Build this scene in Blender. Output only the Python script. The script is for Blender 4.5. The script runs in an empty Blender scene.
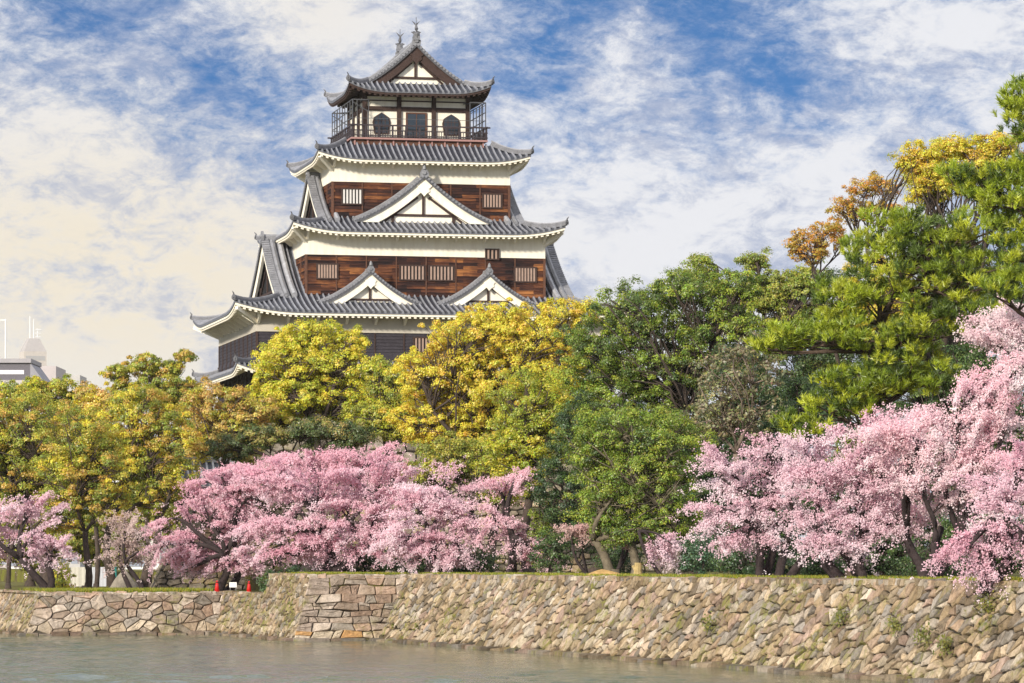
import bpy, math, random
import numpy as np
R = math.radians
sc = bpy.context.scene
col = sc.collection
rng = np.random.default_rng(7)

# ------------------------------------------------------------------ camera
F, CX, HZ, EYE = 3725.0, 512.0, 562.0, 3.7      # focal length in pixels, horizon row, eye height above the moat
cam = bpy.data.cameras.new('camera'); co = bpy.data.objects.new('camera', cam); col.objects.link(co)
cam.sensor_width = 36; cam.lens = F * 36 / 1024; cam.shift_y = (HZ - 341.5) / 1024
cam.clip_start = 0.5; cam.clip_end = 20000
co.location = (0, 0, EYE); co.rotation_euler = (R(90), 0, 0)
sc.camera = co

# ------------------------------------------------------------------ light, sky, exposure
SUN_EL, SUN_AZ = R(21), R(-146)      # azimuth clockwise from +Y: from the left, a little behind the camera
sun = bpy.data.lights.new('sun', 'SUN'); sun.energy = 5.0; sun.angle = R(5); sun.color = (1.0, 0.93, 0.80)
so = bpy.data.objects.new('sun', sun); col.objects.link(so)
so.rotation_euler = (R(90) - SUN_EL, 0, -SUN_AZ + R(180))
sc.view_settings.view_transform = 'Standard'; sc.view_settings.look = 'None'
sc.view_settings.gamma = 1; sc.view_settings.exposure = 0.02; sc.view_settings.use_curve_mapping = False

world = bpy.data.worlds.new('World'); sc.world = world; world.use_nodes = True
NT = world.node_tree; NT.nodes.clear()

class G:
    """small node-graph helper"""
    def __init__(s, nt): s.nt = nt
    def n(s, t, **kw):
        nd = s.nt.nodes.new(t)
        ins = kw.pop('ins', {})
        for k, v in kw.items(): setattr(nd, k, v)
        for k, v in ins.items(): s.set(nd.inputs[k], v)
        return nd
    def set(s, sock, v):
        if isinstance(v, bpy.types.NodeSocket): s.nt.links.new(v, sock)
        elif hasattr(v, 'outputs'): s.nt.links.new(v.outputs[0], sock)
        else:
            if isinstance(v, tuple) and len(v) == 3 and sock.type == 'RGBA': v = v + (1,)
            sock.default_value = v
    def math(s, op, a, b=0.0, c=0.0, clamp=False):
        nd = s.nt.nodes.new('ShaderNodeMath'); nd.operation = op; nd.use_clamp = clamp
        s.set(nd.inputs[0], a); s.set(nd.inputs[1], b); s.set(nd.inputs[2], c); return nd.outputs[0]
    def mix(s, f, a, b, bt='MIX'):
        nd = s.nt.nodes.new('ShaderNodeMix'); nd.data_type = 'RGBA'; nd.blend_type = bt
        s.set(nd.inputs[0], f); s.set(nd.inputs[6], a); s.set(nd.inputs[7], b); return nd.outputs[2]
    def ramp(s, f, stops, interp='LINEAR'):
        nd = s.nt.nodes.new('ShaderNodeValToRGB'); s.set(nd.inputs[0], f); cr = nd.color_ramp; cr.interpolation = interp
        while len(cr.elements) < len(stops): cr.elements.new(0.5)
        for e, (p, c) in zip(cr.elements, stops):
            e.position = p; e.color = (c, c, c, 1) if not isinstance(c, tuple) else c + (1,)
        return nd.outputs[0]
    def smooth(s, x, lo, hi):
        nd = s.nt.nodes.new('ShaderNodeMapRange'); nd.interpolation_type = 'SMOOTHSTEP'
        s.set(nd.inputs[0], x); nd.inputs[1].default_value = lo; nd.inputs[2].default_value = hi; return nd.outputs[0]
    def noise(s, vec, scale, detail=4, rough=0.5, dist=0.0):
        nd = s.n('ShaderNodeTexNoise', ins={'Vector': vec, 'Scale': scale, 'Detail': detail, 'Roughness': rough, 'Distortion': dist})
        return nd.outputs[0]

def build_sky():
    g = G(NT)
    d = g.n('ShaderNodeTexCoord').outputs['Generated']
    sep = g.n('ShaderNodeSeparateXYZ', ins={0: d})
    x, y, z = sep.outputs[0], sep.outputs[1], sep.outputs[2]
    up = g.n('ShaderNodeCombineXYZ', ins={0: x, 1: y, 2: g.math('ADD', g.math('MULTIPLY', g.math('MAXIMUM', z, 0.0), 3.0), 0.25)})
    upn = g.n('ShaderNodeVectorMath', operation='NORMALIZE', ins={0: up})
    sky = g.n('ShaderNodeTexSky', sky_type='NISHITA', sun_disc=False, sun_elevation=SUN_EL, sun_rotation=SUN_AZ,
              air_density=1.6, dust_density=0.2, ozone_density=4.0)
    g.set(sky.inputs['Vector'], upn.outputs[0])
    blue = g.mix(1.0, sky.outputs[0], (0.42, 0.94, 1.45), 'MULTIPLY')
    blue = g.mix(g.smooth(z, 0.125, 0.04), blue, (4.0, 4.9, 6.9))
    # stretched direction space: long streaks that climb to the right
    mp = g.n('ShaderNodeMapping', ins={'Vector': d, 'Rotation': (0, R(-28), 0), 'Scale': (1.0, 1.0, 1.9)})
    v = mp.outputs[0]
    big = g.noise(v, 17, 3, 0.55, 0.3)
    wisp = g.noise(v, 48, 10, 0.68, 0.5)
    fine = g.noise(v, 170, 8, 0.70, 0.3)
    def blob(px, py, rx, ry):
        """soft patch of sky round one direction"""
        cx, cz = (px - CX) / F, (HZ - py) / F
        ax = g.math('DIVIDE', g.math('SUBTRACT', x, cx), rx / F); az = g.math('DIVIDE', g.math('SUBTRACT', z, cz), ry / F)
        r2 = g.math('ADD', g.math('MULTIPLY', ax, ax), g.math('MULTIPLY', az, az))
        e = g.math('EXPONENT', g.math('MULTIPLY', r2, -1.0))
        return g.math('MULTIPLY', e, g.math('GREATER_THAN', y, 0.0))
    cov = g.math('ADD', g.math('MULTIPLY', big, 0.68), g.math('MULTIPLY', wisp, 0.66))
    cov = g.math('ADD', cov, g.math('MULTIPLY', fine, 0.42))
    add = None
    for (px, py, rx, ry, k) in [(60, 250, 190, 140, 0.12), (110, 175, 90, 40, 0.14), (330, 20, 70, 50, 0.16), (760, 280, 420, 150, 0.26), (930, 40, 120, 40, 0.16), (70, 340, 300, 60, 0.16),
                                (620, 30, 60, 60, 0.06), (545, 15, 45, 40, -0.26), (770, 60, 75, 50, -0.27), (470, 40, 60, 45, -0.13), (215, 95, 110, 60, -0.10),
                                (130, 60, 80, 35, -0.08), (600, 10, 20, 20, -0.12), (690, 25, 50, 40, -0.18), (880, 110, 60, 30, -0.07), (560, 75, 50, 30, -0.10), (690, 150, 60, 30, -0.05)]:
        t = g.math('MULTIPLY', blob(px, py, rx, ry), k); add = t if add is None else g.math('ADD', add, t)
    cov = g.math('ADD', cov, add)
    low = g.smooth(z, 0.075, 0.0)          # cloud thickens towards the horizon
    cov = g.math('ADD', cov, g.math('MULTIPLY', low, 0.16))
    cov = g.math('ADD', cov, g.math('MULTIPLY', g.smooth(z, 0.15, 0.24), 0.32))  # added cloud above the view, put in to brighten the water
    mask = g.smooth(cov, 0.65, 1.06)
    # thickness gives grey-lilac undersides and white tops
    tex = g.noise(v, 75, 10, 0.70, 0.4)
    dens = g.smooth(g.math('ADD', g.math('MULTIPLY', cov, 0.30), g.math('ADD', g.math('MULTIPLY', tex, 0.75), g.math('MULTIPLY', g.noise(v, 22, 4, 0.6, 0.4), 0.55))), 0.79, 1.03)
    cloud = g.mix(dens, (4.2, 4.8, 6.4), (8.3, 8.4, 8.8))
    warm = g.math('ADD', g.math('MULTIPLY', blob(60, 270, 240, 160), 0.9), g.math('MULTIPLY', blob(320, 15, 90, 60), 0.4))
    warm = g.math('ADD', warm, g.math('MULTIPLY', blob(280, 300, 220, 120), 0.45))
    warm = g.math('MINIMUM', warm, 1.0)
    cloud = g.mix(g.math('MULTIPLY', warm, g.math('ADD', 0.35, g.math('MULTIPLY', dens, 0.65))), cloud, (8.8, 8.0, 6.6))
    cloud = g.mix(g.smooth(z, 0.16, 0.30), cloud, g.mix(1.0, cloud, (1.2, 1.2, 1.22), 'MULTIPLY'))  # unseen clouds above the view brightened, added light for water and plaster
    out = g.mix(mask, blue, cloud)
    bg = g.n('ShaderNodeBackground', ins={0: out, 1: 0.1})
    o = g.n('ShaderNodeOutputWorld'); NT.links.new(bg.outputs[0], o.inputs[0])
build_sky()

# ------------------------------------------------------------------ materials
def mat(name):
    m = bpy.data.materials.new(name); m.use_nodes = True
    nt = m.node_tree; g = G(nt); b = nt.nodes['Principled BSDF']
    return m, g, b
def simple(name, c, rough=0.7, var=0.25, scale=6.0, bump=0.0, metal=0.0, spec=0.3):
    m, g, b = mat(name)
    tc = g.n('ShaderNodeTexCoord').outputs['Object']
    n = g.noise(tc, scale, 5, 0.6)
    g.set(b.inputs['Base Color'], g.mix(n, tuple(k * (1 - var) for k in c), tuple(min(1, k * (1 + var)) for k in c)))
    b.inputs['Roughness'].default_value = rough; b.inputs['Metallic'].default_value = metal
    b.inputs['Specular IOR Level'].default_value = spec
    if bump:
        bp = g.n('ShaderNodeBump', ins={'Strength': bump, 'Height': g.noise(tc, scale * 4, 5, 0.6)}); g.set(b.inputs['Normal'], bp)
    return m
def colmat(name, rough=0.7, var=0.3, scale=8.0, bump=0.3, spec=0.3, bscale=4.0):
    """colour comes from each piece's own colour, broken up by noise"""
    m, g, b = mat(name)
    tc = g.n('ShaderNodeTexCoord').outputs['Object']
    a = g.n('ShaderNodeAttribute', attribute_name='Col').outputs[0]
    n = g.noise(tc, scale, 6, 0.65)
    f = g.ramp(n, [(0.25, 1 - var), (0.75, 1 + var)])
    g.set(b.inputs['Base Color'], g.mix(1.0, a, f, 'MULTIPLY'))
    b.inputs['Roughness'].default_value = rough; b.inputs['Specular IOR Level'].default_value = spec
    if bump:
        bp = g.n('ShaderNodeBump', ins={'Strength': bump, 'Distance': 0.05, 'Height': g.noise(tc, scale * bscale, 6, 0.65)}); g.set(b.inputs['Normal'], bp)
    return m
def leafmat(name, trans=0.42, gloss=0.06):
    m, g, b = mat(name)
    nt = m.node_tree
    a = g.n('ShaderNodeAttribute', attribute_name='Col').outputs[0]
    df = g.n('ShaderNodeBsdfDiffuse', ins={0: a}); tr = g.n('ShaderNodeBsdfTranslucent', ins={0: a})
    mx = g.n('ShaderNodeMixShader', ins={0: trans, 1: df, 2: tr})
    gl = g.n('ShaderNodeBsdfGlossy', ins={0: (0.7, 0.7, 0.7), 1: 0.45})
    m2 = g.n('ShaderNodeMixShader', ins={0: gloss, 1: mx, 2: gl})
    nt.links.new(m2.outputs[0], nt.nodes['Material Output'].inputs[0]); nt.nodes.remove(b)
    return m

def board_mat():
    m, g, b = mat('weathered_boards')
    tc = g.n('ShaderNodeTexCoord').outputs['Object']
    sp = g.n('ShaderNodeSeparateXYZ', ins={0: tc})
    s = g.math('ADD', sp.outputs[0], sp.outputs[1])
    v = g.n('ShaderNodeCombineXYZ', ins={0: s, 1: sp.outputs[2], 2: 0.0})
    br = g.n('ShaderNodeTexBrick', offset=0.5, squash=1.0, ins={'Vector': v, 'Color1': (0, 0, 0), 'Color2': (1, 1, 1), 'Mortar': (0, 0, 0), 'Scale': 1.0,
             'Mortar Size': 0.006, 'Bias': 0.0, 'Brick Width': 1.97, 'Row Height': 0.23})
    st = g.n('ShaderNodeMapping', ins={'Vector': v, 'Scale': (1.1, 9.0, 1.0)})
    n1 = g.noise(st.outputs[0], 1.0, 6, 0.7)
    n2 = g.noise(v.outputs[0], 0.35, 3, 0.5)
    f = g.math('ADD', g.math('MULTIPLY', br.outputs[0], 0.42), g.math('ADD', g.math('MULTIPLY', n1, 0.75), g.math('MULTIPLY', g.math('SUBTRACT', n2, 0.5), 0.8)))
    c = g.ramp(f, [(0.34, (0.014, 0.009, 0.010)), (0.54, (0.045, 0.018, 0.014)), (0.72, (0.125, 0.045, 0.022)), (0.93, (0.38, 0.155, 0.05))])
    g.set(b.inputs['Base Color'], c); b.inputs['Roughness'].default_value = 0.75; b.inputs['Specular IOR Level'].default_value = 0.2
    bp = g.n('ShaderNodeBump', ins={'Strength': 0.5, 'Distance': 0.03, 'Height': n1}); g.set(b.inputs['Normal'], bp)
    return m
def plaster_mat():
    m, g, b = mat('lime_plaster')
    tc = g.n('ShaderNodeTexCoord').outputs['Object']
    st = g.n('ShaderNodeMapping', ins={'Vector': tc, 'Scale': (3.0, 3.0, 0.5)})
    n = g.noise(st.outputs[0], 1.0, 6, 0.65)
    g.set(b.inputs['Base Color'], g.ramp(n, [(0.3, (0.82, 0.75, 0.62)), (0.55, (0.91, 0.85, 0.72)), (0.8, (0.93, 0.89, 0.79))]))
    b.inputs['Roughness'].default_value = 0.85; b.inputs['Specular IOR Level'].default_value = 0.2
    return m
def stone_mat():
    m, g, b = mat('masonry')
    tc = g.n('ShaderNodeTexCoord').outputs['Object']
    a = g.n('ShaderNodeAttribute', attribute_name='Col').outputs[0]
    n = g.noise(tc, 5.0, 8, 0.7)
    c = g.mix(1.0, a, g.ramp(n, [(0.28, 0.45), (0.5, 1.0), (0.75, 1.35)]), 'MULTIPLY')
    grit = g.noise(tc, 38.0, 4, 0.7)
    c = g.mix(1.0, c, g.ramp(grit, [(0.3, 0.72), (0.7, 1.2)]), 'MULTIPLY')
    stain = g.smooth(g.noise(tc, 0.8, 7, 0.7), 0.40, 0.60)
    c = g.mix(g.math('MULTIPLY', stain, 0.55), c, g.mix(1.0, c, (0.50, 0.46, 0.38), 'MULTIPLY'))
    moss = g.math('MULTIPLY', g.smooth(g.noise(tc, 0.45, 5, 0.6), 0.47, 0.62), g.smooth(g.noise(tc, 3.5, 6, 0.7), 0.45, 0.60))
    c = g.mix(g.math('MULTIPLY', moss, 0.75), c, (0.20, 0.20, 0.035))
    g.set(b.inputs['Base Color'], c); b.inputs['Roughness'].default_value = 0.9; b.inputs['Specular IOR Level'].default_value = 0.2
    bp = g.n('ShaderNodeBump', ins={'Strength': 0.8, 'Distance': 0.06, 'Height': g.noise(tc, 9.0, 8, 0.7)}); g.set(b.inputs['Normal'], bp)
    return m
def tile_mat():
    m, g, b = mat('roof_tile')
    tc = g.n('ShaderNodeTexCoord').outputs['Object']
    a = g.n('ShaderNodeAttribute', attribute_name='Col').outputs[0]
    n = g.noise(tc, 2.2, 7, 0.7)
    c = g.mix(1.0, a, g.ramp(n, [(0.3, 0.65), (0.7, 1.3)]), 'MULTIPLY')
    n2 = g.noise(tc, 14.0, 4, 0.6)
    c = g.mix(1.0, c, g.ramp(n2, [(0.3, 0.75), (0.7, 1.2)]), 'MULTIPLY')
    g.set(b.inputs['Base Color'], c); b.inputs['Roughness'].default_value = 0.5; b.inputs['Specular IOR Level'].default_value = 0.5
    return m
M = dict(
    tile=tile_mat(), boards=board_mat(), plaster=plaster_mat(), dark_boards=simple('charred_boards', (0.040, 0.034, 0.042), 0.7, 0.6, 3, 0.4), grey_plaster=simple('greyer_plaster', (0.56, 0.51, 0.43), 0.9, 0.25, 0.8), stone=stone_mat(),  # grey_plaster: a greyer plaster tone for the second storey band
    beam=simple('dark_timber', (0.055, 0.032, 0.026), 0.7, 0.5, 5, 0.3),
    batten=simple('batten_timber', (0.115, 0.052, 0.032), 0.7, 0.5, 5),
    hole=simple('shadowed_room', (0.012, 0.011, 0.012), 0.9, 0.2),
    bars=simple('window_bars', (0.36, 0.25, 0.20), 0.8, 0.3, 4),
    barsw=simple('white_window_bars', (0.66, 0.63, 0.60), 0.8, 0.1, 4),
    metal=simple('bronze_fitting', (0.10, 0.10, 0.105), 0.45, 0.3, 6, 0, 0.3),
    rail=simple('railing_timber', (0.045, 0.035, 0.04), 0.6, 0.4, 6),
    pink=simple('balcony_edge', (0.36, 0.20, 0.18), 0.7, 0.3, 4),
    glass=simple('window_glass', (0.03, 0.04, 0.05), 0.08, 0.2, 3, 0, 0, 0.8),
    leaf=leafmat('leaves'), bloom=leafmat('blossom', 0.4, 0.0), needle=leafmat('pine_needles', 0.25, 0.08),
    bark=colmat('bark', 0.9, 0.45, 5.0, 0.8),
    paint=colmat('painted', 0.5, 0.06, 4.0, 0.0),
    rock=colmat('rock', 0.9, 0.35, 3.0, 0.8),
    concrete=colmat('render_wall', 0.8, 0.1, 0.6, 0.0),
    blade=leafmat('grass_blades', 0.3, 0.03),
)
def ground_mat():
    m, g, b = mat('grass_and_soil')
    tc = g.n('ShaderNodeTexCoord').outputs['Object']
    n = g.noise(tc, 0.5, 6, 0.65); n2 = g.noise(tc, 7.0, 6, 0.7)
    c = g.mix(g.smooth(n, 0.40, 0.60), (0.11, 0.085, 0.045), (0.17, 0.17, 0.03))
    c = g.mix(1.0, c, g.ramp(n2, [(0.3, 0.6), (0.7, 1.4)]), 'MULTIPLY')
    g.set(b.inputs['Base Color'], c); b.inputs['Roughness'].default_value = 0.95; b.inputs['Specular IOR Level'].default_value = 0.1
    bp = g.n('ShaderNodeBump', ins={'Strength': 0.7, 'Distance': 0.1, 'Height': n2}); g.set(b.inputs['Normal'], bp)
    return m
def water_mat():
    m, g, b = mat('moat_water')
    tc = g.n('ShaderNodeTexCoord').outputs['Object']
    calm = g.noise(tc, 0.06, 3, 0.5)
    bp = g.n('ShaderNodeBump', ins={'Strength': 0.6, 'Distance': g.math('MULTIPLY', g.n('ShaderNodeAttribute', attribute_name='Col').outputs['Fac'], 0.26), 'Height': g.noise(tc, 3.6, 4, 0.6, 0.5)})
    g.set(b.inputs['Normal'], bp)
    g.set(b.inputs['Base Color'], g.mix(calm, (0.066, 0.092, 0.052), (0.100, 0.128, 0.085)))
    b.inputs['Roughness'].default_value = 0.06; b.inputs['IOR'].default_value = 1.333; b.inputs['Specular IOR Level'].default_value = 0.5
    return m
M['ground'] = ground_mat(); M['water'] = water_mat()

# ------------------------------------------------------------------ mesh builder
class MB:
    def __init__(s): s.V = []; s.Fc = []; s.C = []; s.n = 0
    def add(s, v, f, c=(1, 1, 1)):
        v = np.asarray(v, float).reshape(-1, 3)
        s.V.append(v)
        fl = f if isinstance(f, list) and len(f) and isinstance(f[0], np.ndarray) and f[0].ndim == 2 else None
        if fl is None:
            if isinstance(f, np.ndarray): fl = [f]
            else:
                by = {}
                for q in f: by.setdefault(len(q), []).append(q)
                fl = [np.array(q) for q in by.values()]
        for q in fl: s.Fc.append(q + s.n)
        c = np.asarray(c, float)
        s.C.append(np.broadcast_to(c, (len(v), 3)).copy() if c.ndim == 1 else c)
        s.n += len(v)
    def grid(s, P, c=(1, 1, 1)):
        P = np.asarray(P, float); r, k = P.shape[:2]
        i = np.arange(r * k).reshape(r, k)
        f = np.stack([i[:-1, :-1], i[1:, :-1], i[1:, 1:], i[:-1, 1:]], -1).reshape(-1, 4)
        c = np.asarray(c, float)
        if c.ndim == 3: c = c.reshape(-1, 3)
        s.add(P.reshape(-1, 3), f, c)
    BF = [(0, 3, 2, 1), (4, 5, 6, 7), (0, 1, 5, 4), (1, 2, 6, 5), (2, 3, 7, 6), (3, 0, 4, 7)]
    def box(s, lo, hi, c=(1, 1, 1)):
        x0, y0, z0 = lo; x1, y1, z1 = hi
        s.add([(x0, y0, z0), (x1, y0, z0), (x1, y1, z0), (x0, y1, z0), (x0, y0, z1), (x1, y0, z1), (x1, y1, z1), (x0, y1, z1)], s.BF, c)
    def hexa(s, pts, c=(1, 1, 1)): s.add(pts, s.BF, c)
    def bar(s, p, q, w, h=None, c=(1, 1, 1)):
        """square bar from p to q"""
        h = h or w
        s.sweep([p, q], [(-w / 2, -h / 2), (w / 2, -h / 2), (w / 2, h / 2), (-w / 2, h / 2)], c)
    def sweep(s, pts, prof, c=(1, 1, 1), scale=None, flat=True):
        pts = np.asarray(pts, float); n = len(pts); prof = np.asarray(prof, float); k = len(prof)
        t = np.gradient(pts, axis=0) if n > 2 else np.repeat(pts[1:] - pts[:1], 2, 0)
        t /= np.linalg.norm(t, axis=1)[:, None] + 1e-9
        upv = np.array([0, 0, 1.0])
        sd = np.cross(t, upv); ln = np.linalg.norm(sd, axis=1)
        sd[ln < 1e-3] = (1, 0, 0); sd /= np.linalg.norm(sd, axis=1)[:, None]
        u = np.cross(sd, t)
        sca = np.ones(n) if scale is None else np.asarray(scale, float)
        P = pts[:, None] + (sd[:, None] * prof[None, :, :1] + u[:, None] * prof[None, :, 1:]) * sca[:, None, None]
        i = np.arange(n * k).reshape(n, k); j = np.roll(i, -1, 1)
        f = np.stack([i[:-1], j[:-1], j[1:], i[1:]], -1).reshape(-1, 4)
        fs = [f, i[:1, ::-1].copy(), i[-1:].copy()]
        s.add(P.reshape(-1, 3), fs, c)
    def tube(s, pts, rad, k=6, c=(1, 1, 1)):
        a = np.arange(k) * 2 * math.pi / k
        rad = np.asarray(rad, float) if np.ndim(rad) else np.full(len(pts), rad)
        s.sweep(pts, np.stack([np.cos(a), np.sin(a)], 1), c, rad)
    def prism(s, poly, off, c=(1, 1, 1)):
        """poly: list of 3-D points (planar), off: extrusion vector"""
        p = np.asarray(poly, float); n = len(p); v = np.concatenate([p, p + np.asarray(off, float)])
        f = [tuple(range(n)), tuple(range(2 * n - 1, n - 1, -1))] + [(i, i + n, (i + 1) % n + n, (i + 1) % n) for i in range(n)]
        s.add(v, f, c)
    def build(s, name, m, parent=None, smooth=False, loc=None):
        V = np.concatenate(s.V); C = np.concatenate(s.C)
        if loc is not None: V = V - np.asarray(loc, float)
        me = bpy.data.meshes.new(name)
        me.vertices.add(len(V)); me.vertices.foreach_set('co', V.astype(np.float32).ravel())
        idx = np.concatenate([f.ravel() for f in s.Fc]).astype(np.int32)
        tot = np.concatenate([np.full(len(f), f.shape[1]) for f in s.Fc]); st = np.concatenate([[0], np.cumsum(tot)[:-1]]).astype(np.int32)
        me.loops.add(len(idx)); me.loops.foreach_set('vertex_index', idx)
        me.polygons.add(len(tot)); me.polygons.foreach_set('loop_start', st)
        me.update(calc_edges=True)
        at_ = me.color_attributes.new('Col', 'FLOAT_COLOR', 'POINT')
        at_.data.foreach_set('color', np.concatenate([C, np.ones((len(C), 1))], 1).astype(np.float32).ravel())
        me.polygons.foreach_set('use_smooth', np.full(len(tot), bool(smooth)))
        me.materials.append(m)
        o = bpy.data.objects.new(name, me); col.objects.link(o)
        if parent: o.parent = parent
        elif loc is not None: o.location = loc
        return o
def tag(o, label=None, cat=None, group=None, kind=None):
    for k, v in (('label', label), ('category', cat), ('group', group), ('kind', kind)):
        if v: o[k] = v
    return o
def empty(name, loc=(0, 0, 0), rz=0, **kw):
    o = bpy.data.objects.new(name, None); col.objects.link(o); o.location = loc; o.rotation_euler = (0, 0, rz); o.empty_display_size = 0.3
    return tag(o, **kw)
def at(px, py, D): return np.array([(px - CX) / F * D, D, EYE + (HZ - py) / F * D])
def atz(px, z, D): return np.array([(px - CX) / F * D, D, z])

# ------------------------------------------------------------------ lie of the land
LOW, HIGH = 2.10, 3.05
d1 = np.array([-0.2935, 0.956]); nn = np.array([0.956, 0.2935])
P0 = np.array([-6.32, 174.5]); Cn = np.array([-10.19, 173.3]); Rr = np.array([-15.24, 189.7]); Qq = np.array([-24.4, 186.9])
def poly_sheet(name, pts, z, m, drop=None):
    mb = MB(); n = len(pts)
    v = [(p[0], p[1], z) for p in pts]
    mb.add(v, [tuple(range(n))])
    if drop is not None:
        v2 = v + [(p[0], p[1], drop) for p in pts]
        mb.add(v2, [(i, i + n, (i + 1) % n + n, (i + 1) % n) for i in range(n)])
    o = mb.build(name, m); tag(o, kind='structure')
    import bmesh
    bm = bmesh.new(); bm.from_mesh(o.data); bmesh.ops.triangulate(bm, faces=[f for f in bm.faces if len(f.verts) > 4]); bm.to_mesh(o.data); bm.free()
    return o
def water():
    """moat surface: real ripples where the water is seen, flat sheets beyond"""
    rg = np.random.default_rng(5); mb = MB()
    xs = np.arange(-42, 34.01, 0.17); ys = np.concatenate([np.arange(84, 150, 0.20), np.arange(150, 262, 0.30)])
    X, Y = np.meshgrid(xs, ys); Zw = np.zeros_like(X)
    for k in range(46):
        wl = 0.6 * 9.0 ** rg.random() ; a = rg.normal(-0.6, 0.75); kx, ky = math.cos(a) * 2 * math.pi / wl, math.sin(a) * 2 * math.pi / wl
        Zw += 0.0044 * wl ** 0.9 * np.sin(kx * X + ky * Y + rg.uniform(0, 6.28))
    gust = 0.75 + 0.35 * np.sin(X * 0.11 + 0.7 * np.sin(Y * 0.07)) * np.sin(Y * 0.05 + 1.3 + 0.5 * np.sin(X * 0.09))
    edge = np.minimum(1, np.minimum(np.minimum(X - xs[0], xs[-1] - X), np.minimum(Y - ys[0], ys[-1] - Y)) / 2.0)
    dR = -((X - P0[0]) * nn[0] + (Y - P0[1]) * nn[1]); dF = -((X - Qq[0]) * d1[0] + (Y - Qq[1]) * d1[1])
    lee = np.clip((np.minimum(dR, dF + 14 * np.clip((X + 9) / 6, 0, 1)) - 1.0) / 34.0, 0, 1); lee = 0.22 + 1.35 * lee ** 0.8          # calm under the walls, wind further out
    Zw *= gust * lee * np.clip(edge, 0, 1)
    mb.grid(np.stack([X, Y, Zw], -1), np.repeat(lee[..., None], 3, 2) * 0.6)
    x0, x1, y0, y1 = xs[0], xs[-1], ys[0], ys[-1]
    for lo, hi in (((-3000, -200), (3000, y0)), ((-3000, y1), (3000, 3000)), ((-3000, y0), (x0, y1)), ((x1, y0), (3000, y1))):
        mb.add([(lo[0], lo[1], 0), (hi[0], lo[1], 0), (hi[0], hi[1], 0), (lo[0], hi[1], 0)], [(0, 1, 2, 3)])
    tag(mb.build('water', M['water'], None, True), kind='structure')
water()
back = 0.35
low_pts = [Qq + d1 * 2500 + nn * 1.0, Qq + nn * 0.75 + d1 * 0.45, Rr + nn * 0.75 + d1 * 0.45, Cn + nn * 0.7 + d1 * 0.45, P0 + nn * 1.2 + d1 * 0.45, P0 - d1 * 90 + nn * 1.2,
           P0 - d1 * 90 + nn * 3000, np.array([6000, 9000]), np.array([-9000, 9000])]
poly_sheet('ground', low_pts, LOW, M['ground'])
Sst = Cn + d1 * 8.3
high_pts = [Sst + nn * 0.95, Cn + nn * 0.9 + d1 * 0.6, P0 + nn * 1.60 + d1 * 0.6, P0 - d1 * 90 + nn * 1.60, P0 - d1 * 90 + nn * 400, Sst + d1 * 250 + nn * 300, Sst + d1 * 250 + nn * 12, Sst + nn * 6]
poly_sheet('terrace', high_pts, HIGH, M['ground'], LOW - 0.3)

# ------------------------------------------------------------------ stone walls
def clip_poly(poly, a, b):
    """keep the side where a.p <= b"""
    out = []; n = len(poly)
    for i in range(n):
        p, q = poly[i], poly[(i + 1) % n]
        dp, dq = a @ p - b, a @ q - b
        if dp <= 0: out.append(p)
        if (dp < 0) != (dq < 0) and abs(dp - dq) > 1e-12: out.append(p + (q - p) * (dp / (dp - dq)))
    return out
def stone_cells(L, t0, t1, seeds, T):
    """Voronoi cells of seeds in a stretched space T, cut to the wall rectangle"""
    Ti = np.linalg.inv(T); S = seeds @ T.T
    rect = [T @ np.array(q) for q in ((0, t0), (L, t0), (L, t1), (0, t1))]
    out = []
    for i, p in enumerate(S):
        d = np.sum((S - p) ** 2, 1); order = np.argsort(d)[1:19]
        poly = [q.copy() for q in rect]
        for j in order:
            a = S[j] - p; b = a @ (S[j] + p) / 2
            poly = clip_poly(poly, a, b)
            if len(poly) < 3: break
        if len(poly) >= 3: out.append((i, np.array(poly) @ Ti.T))
    return out
def jitter_seeds(L, t0, t1, w, h, j=0.32, rg=rng):
    pts = []; t = t0 + h * 0.5; r = 0
    while t < t1 + h * 0.3:
        s = (r % 2) * w * 0.5 - w * 0.3
        while s < L + w * 0.5:
            pts.append((s + rg.uniform(-j, j) * w, t + rg.uniform(-j, j) * h)); s += w * rg.uniform(0.75, 1.3)
        t += h; r += 1
    p = np.array(pts); return p[(p[:, 0] > -0.2) & (p[:, 0] < L + 0.2) & (p[:, 1] > t0) & (p[:, 1] < t1)]
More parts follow.
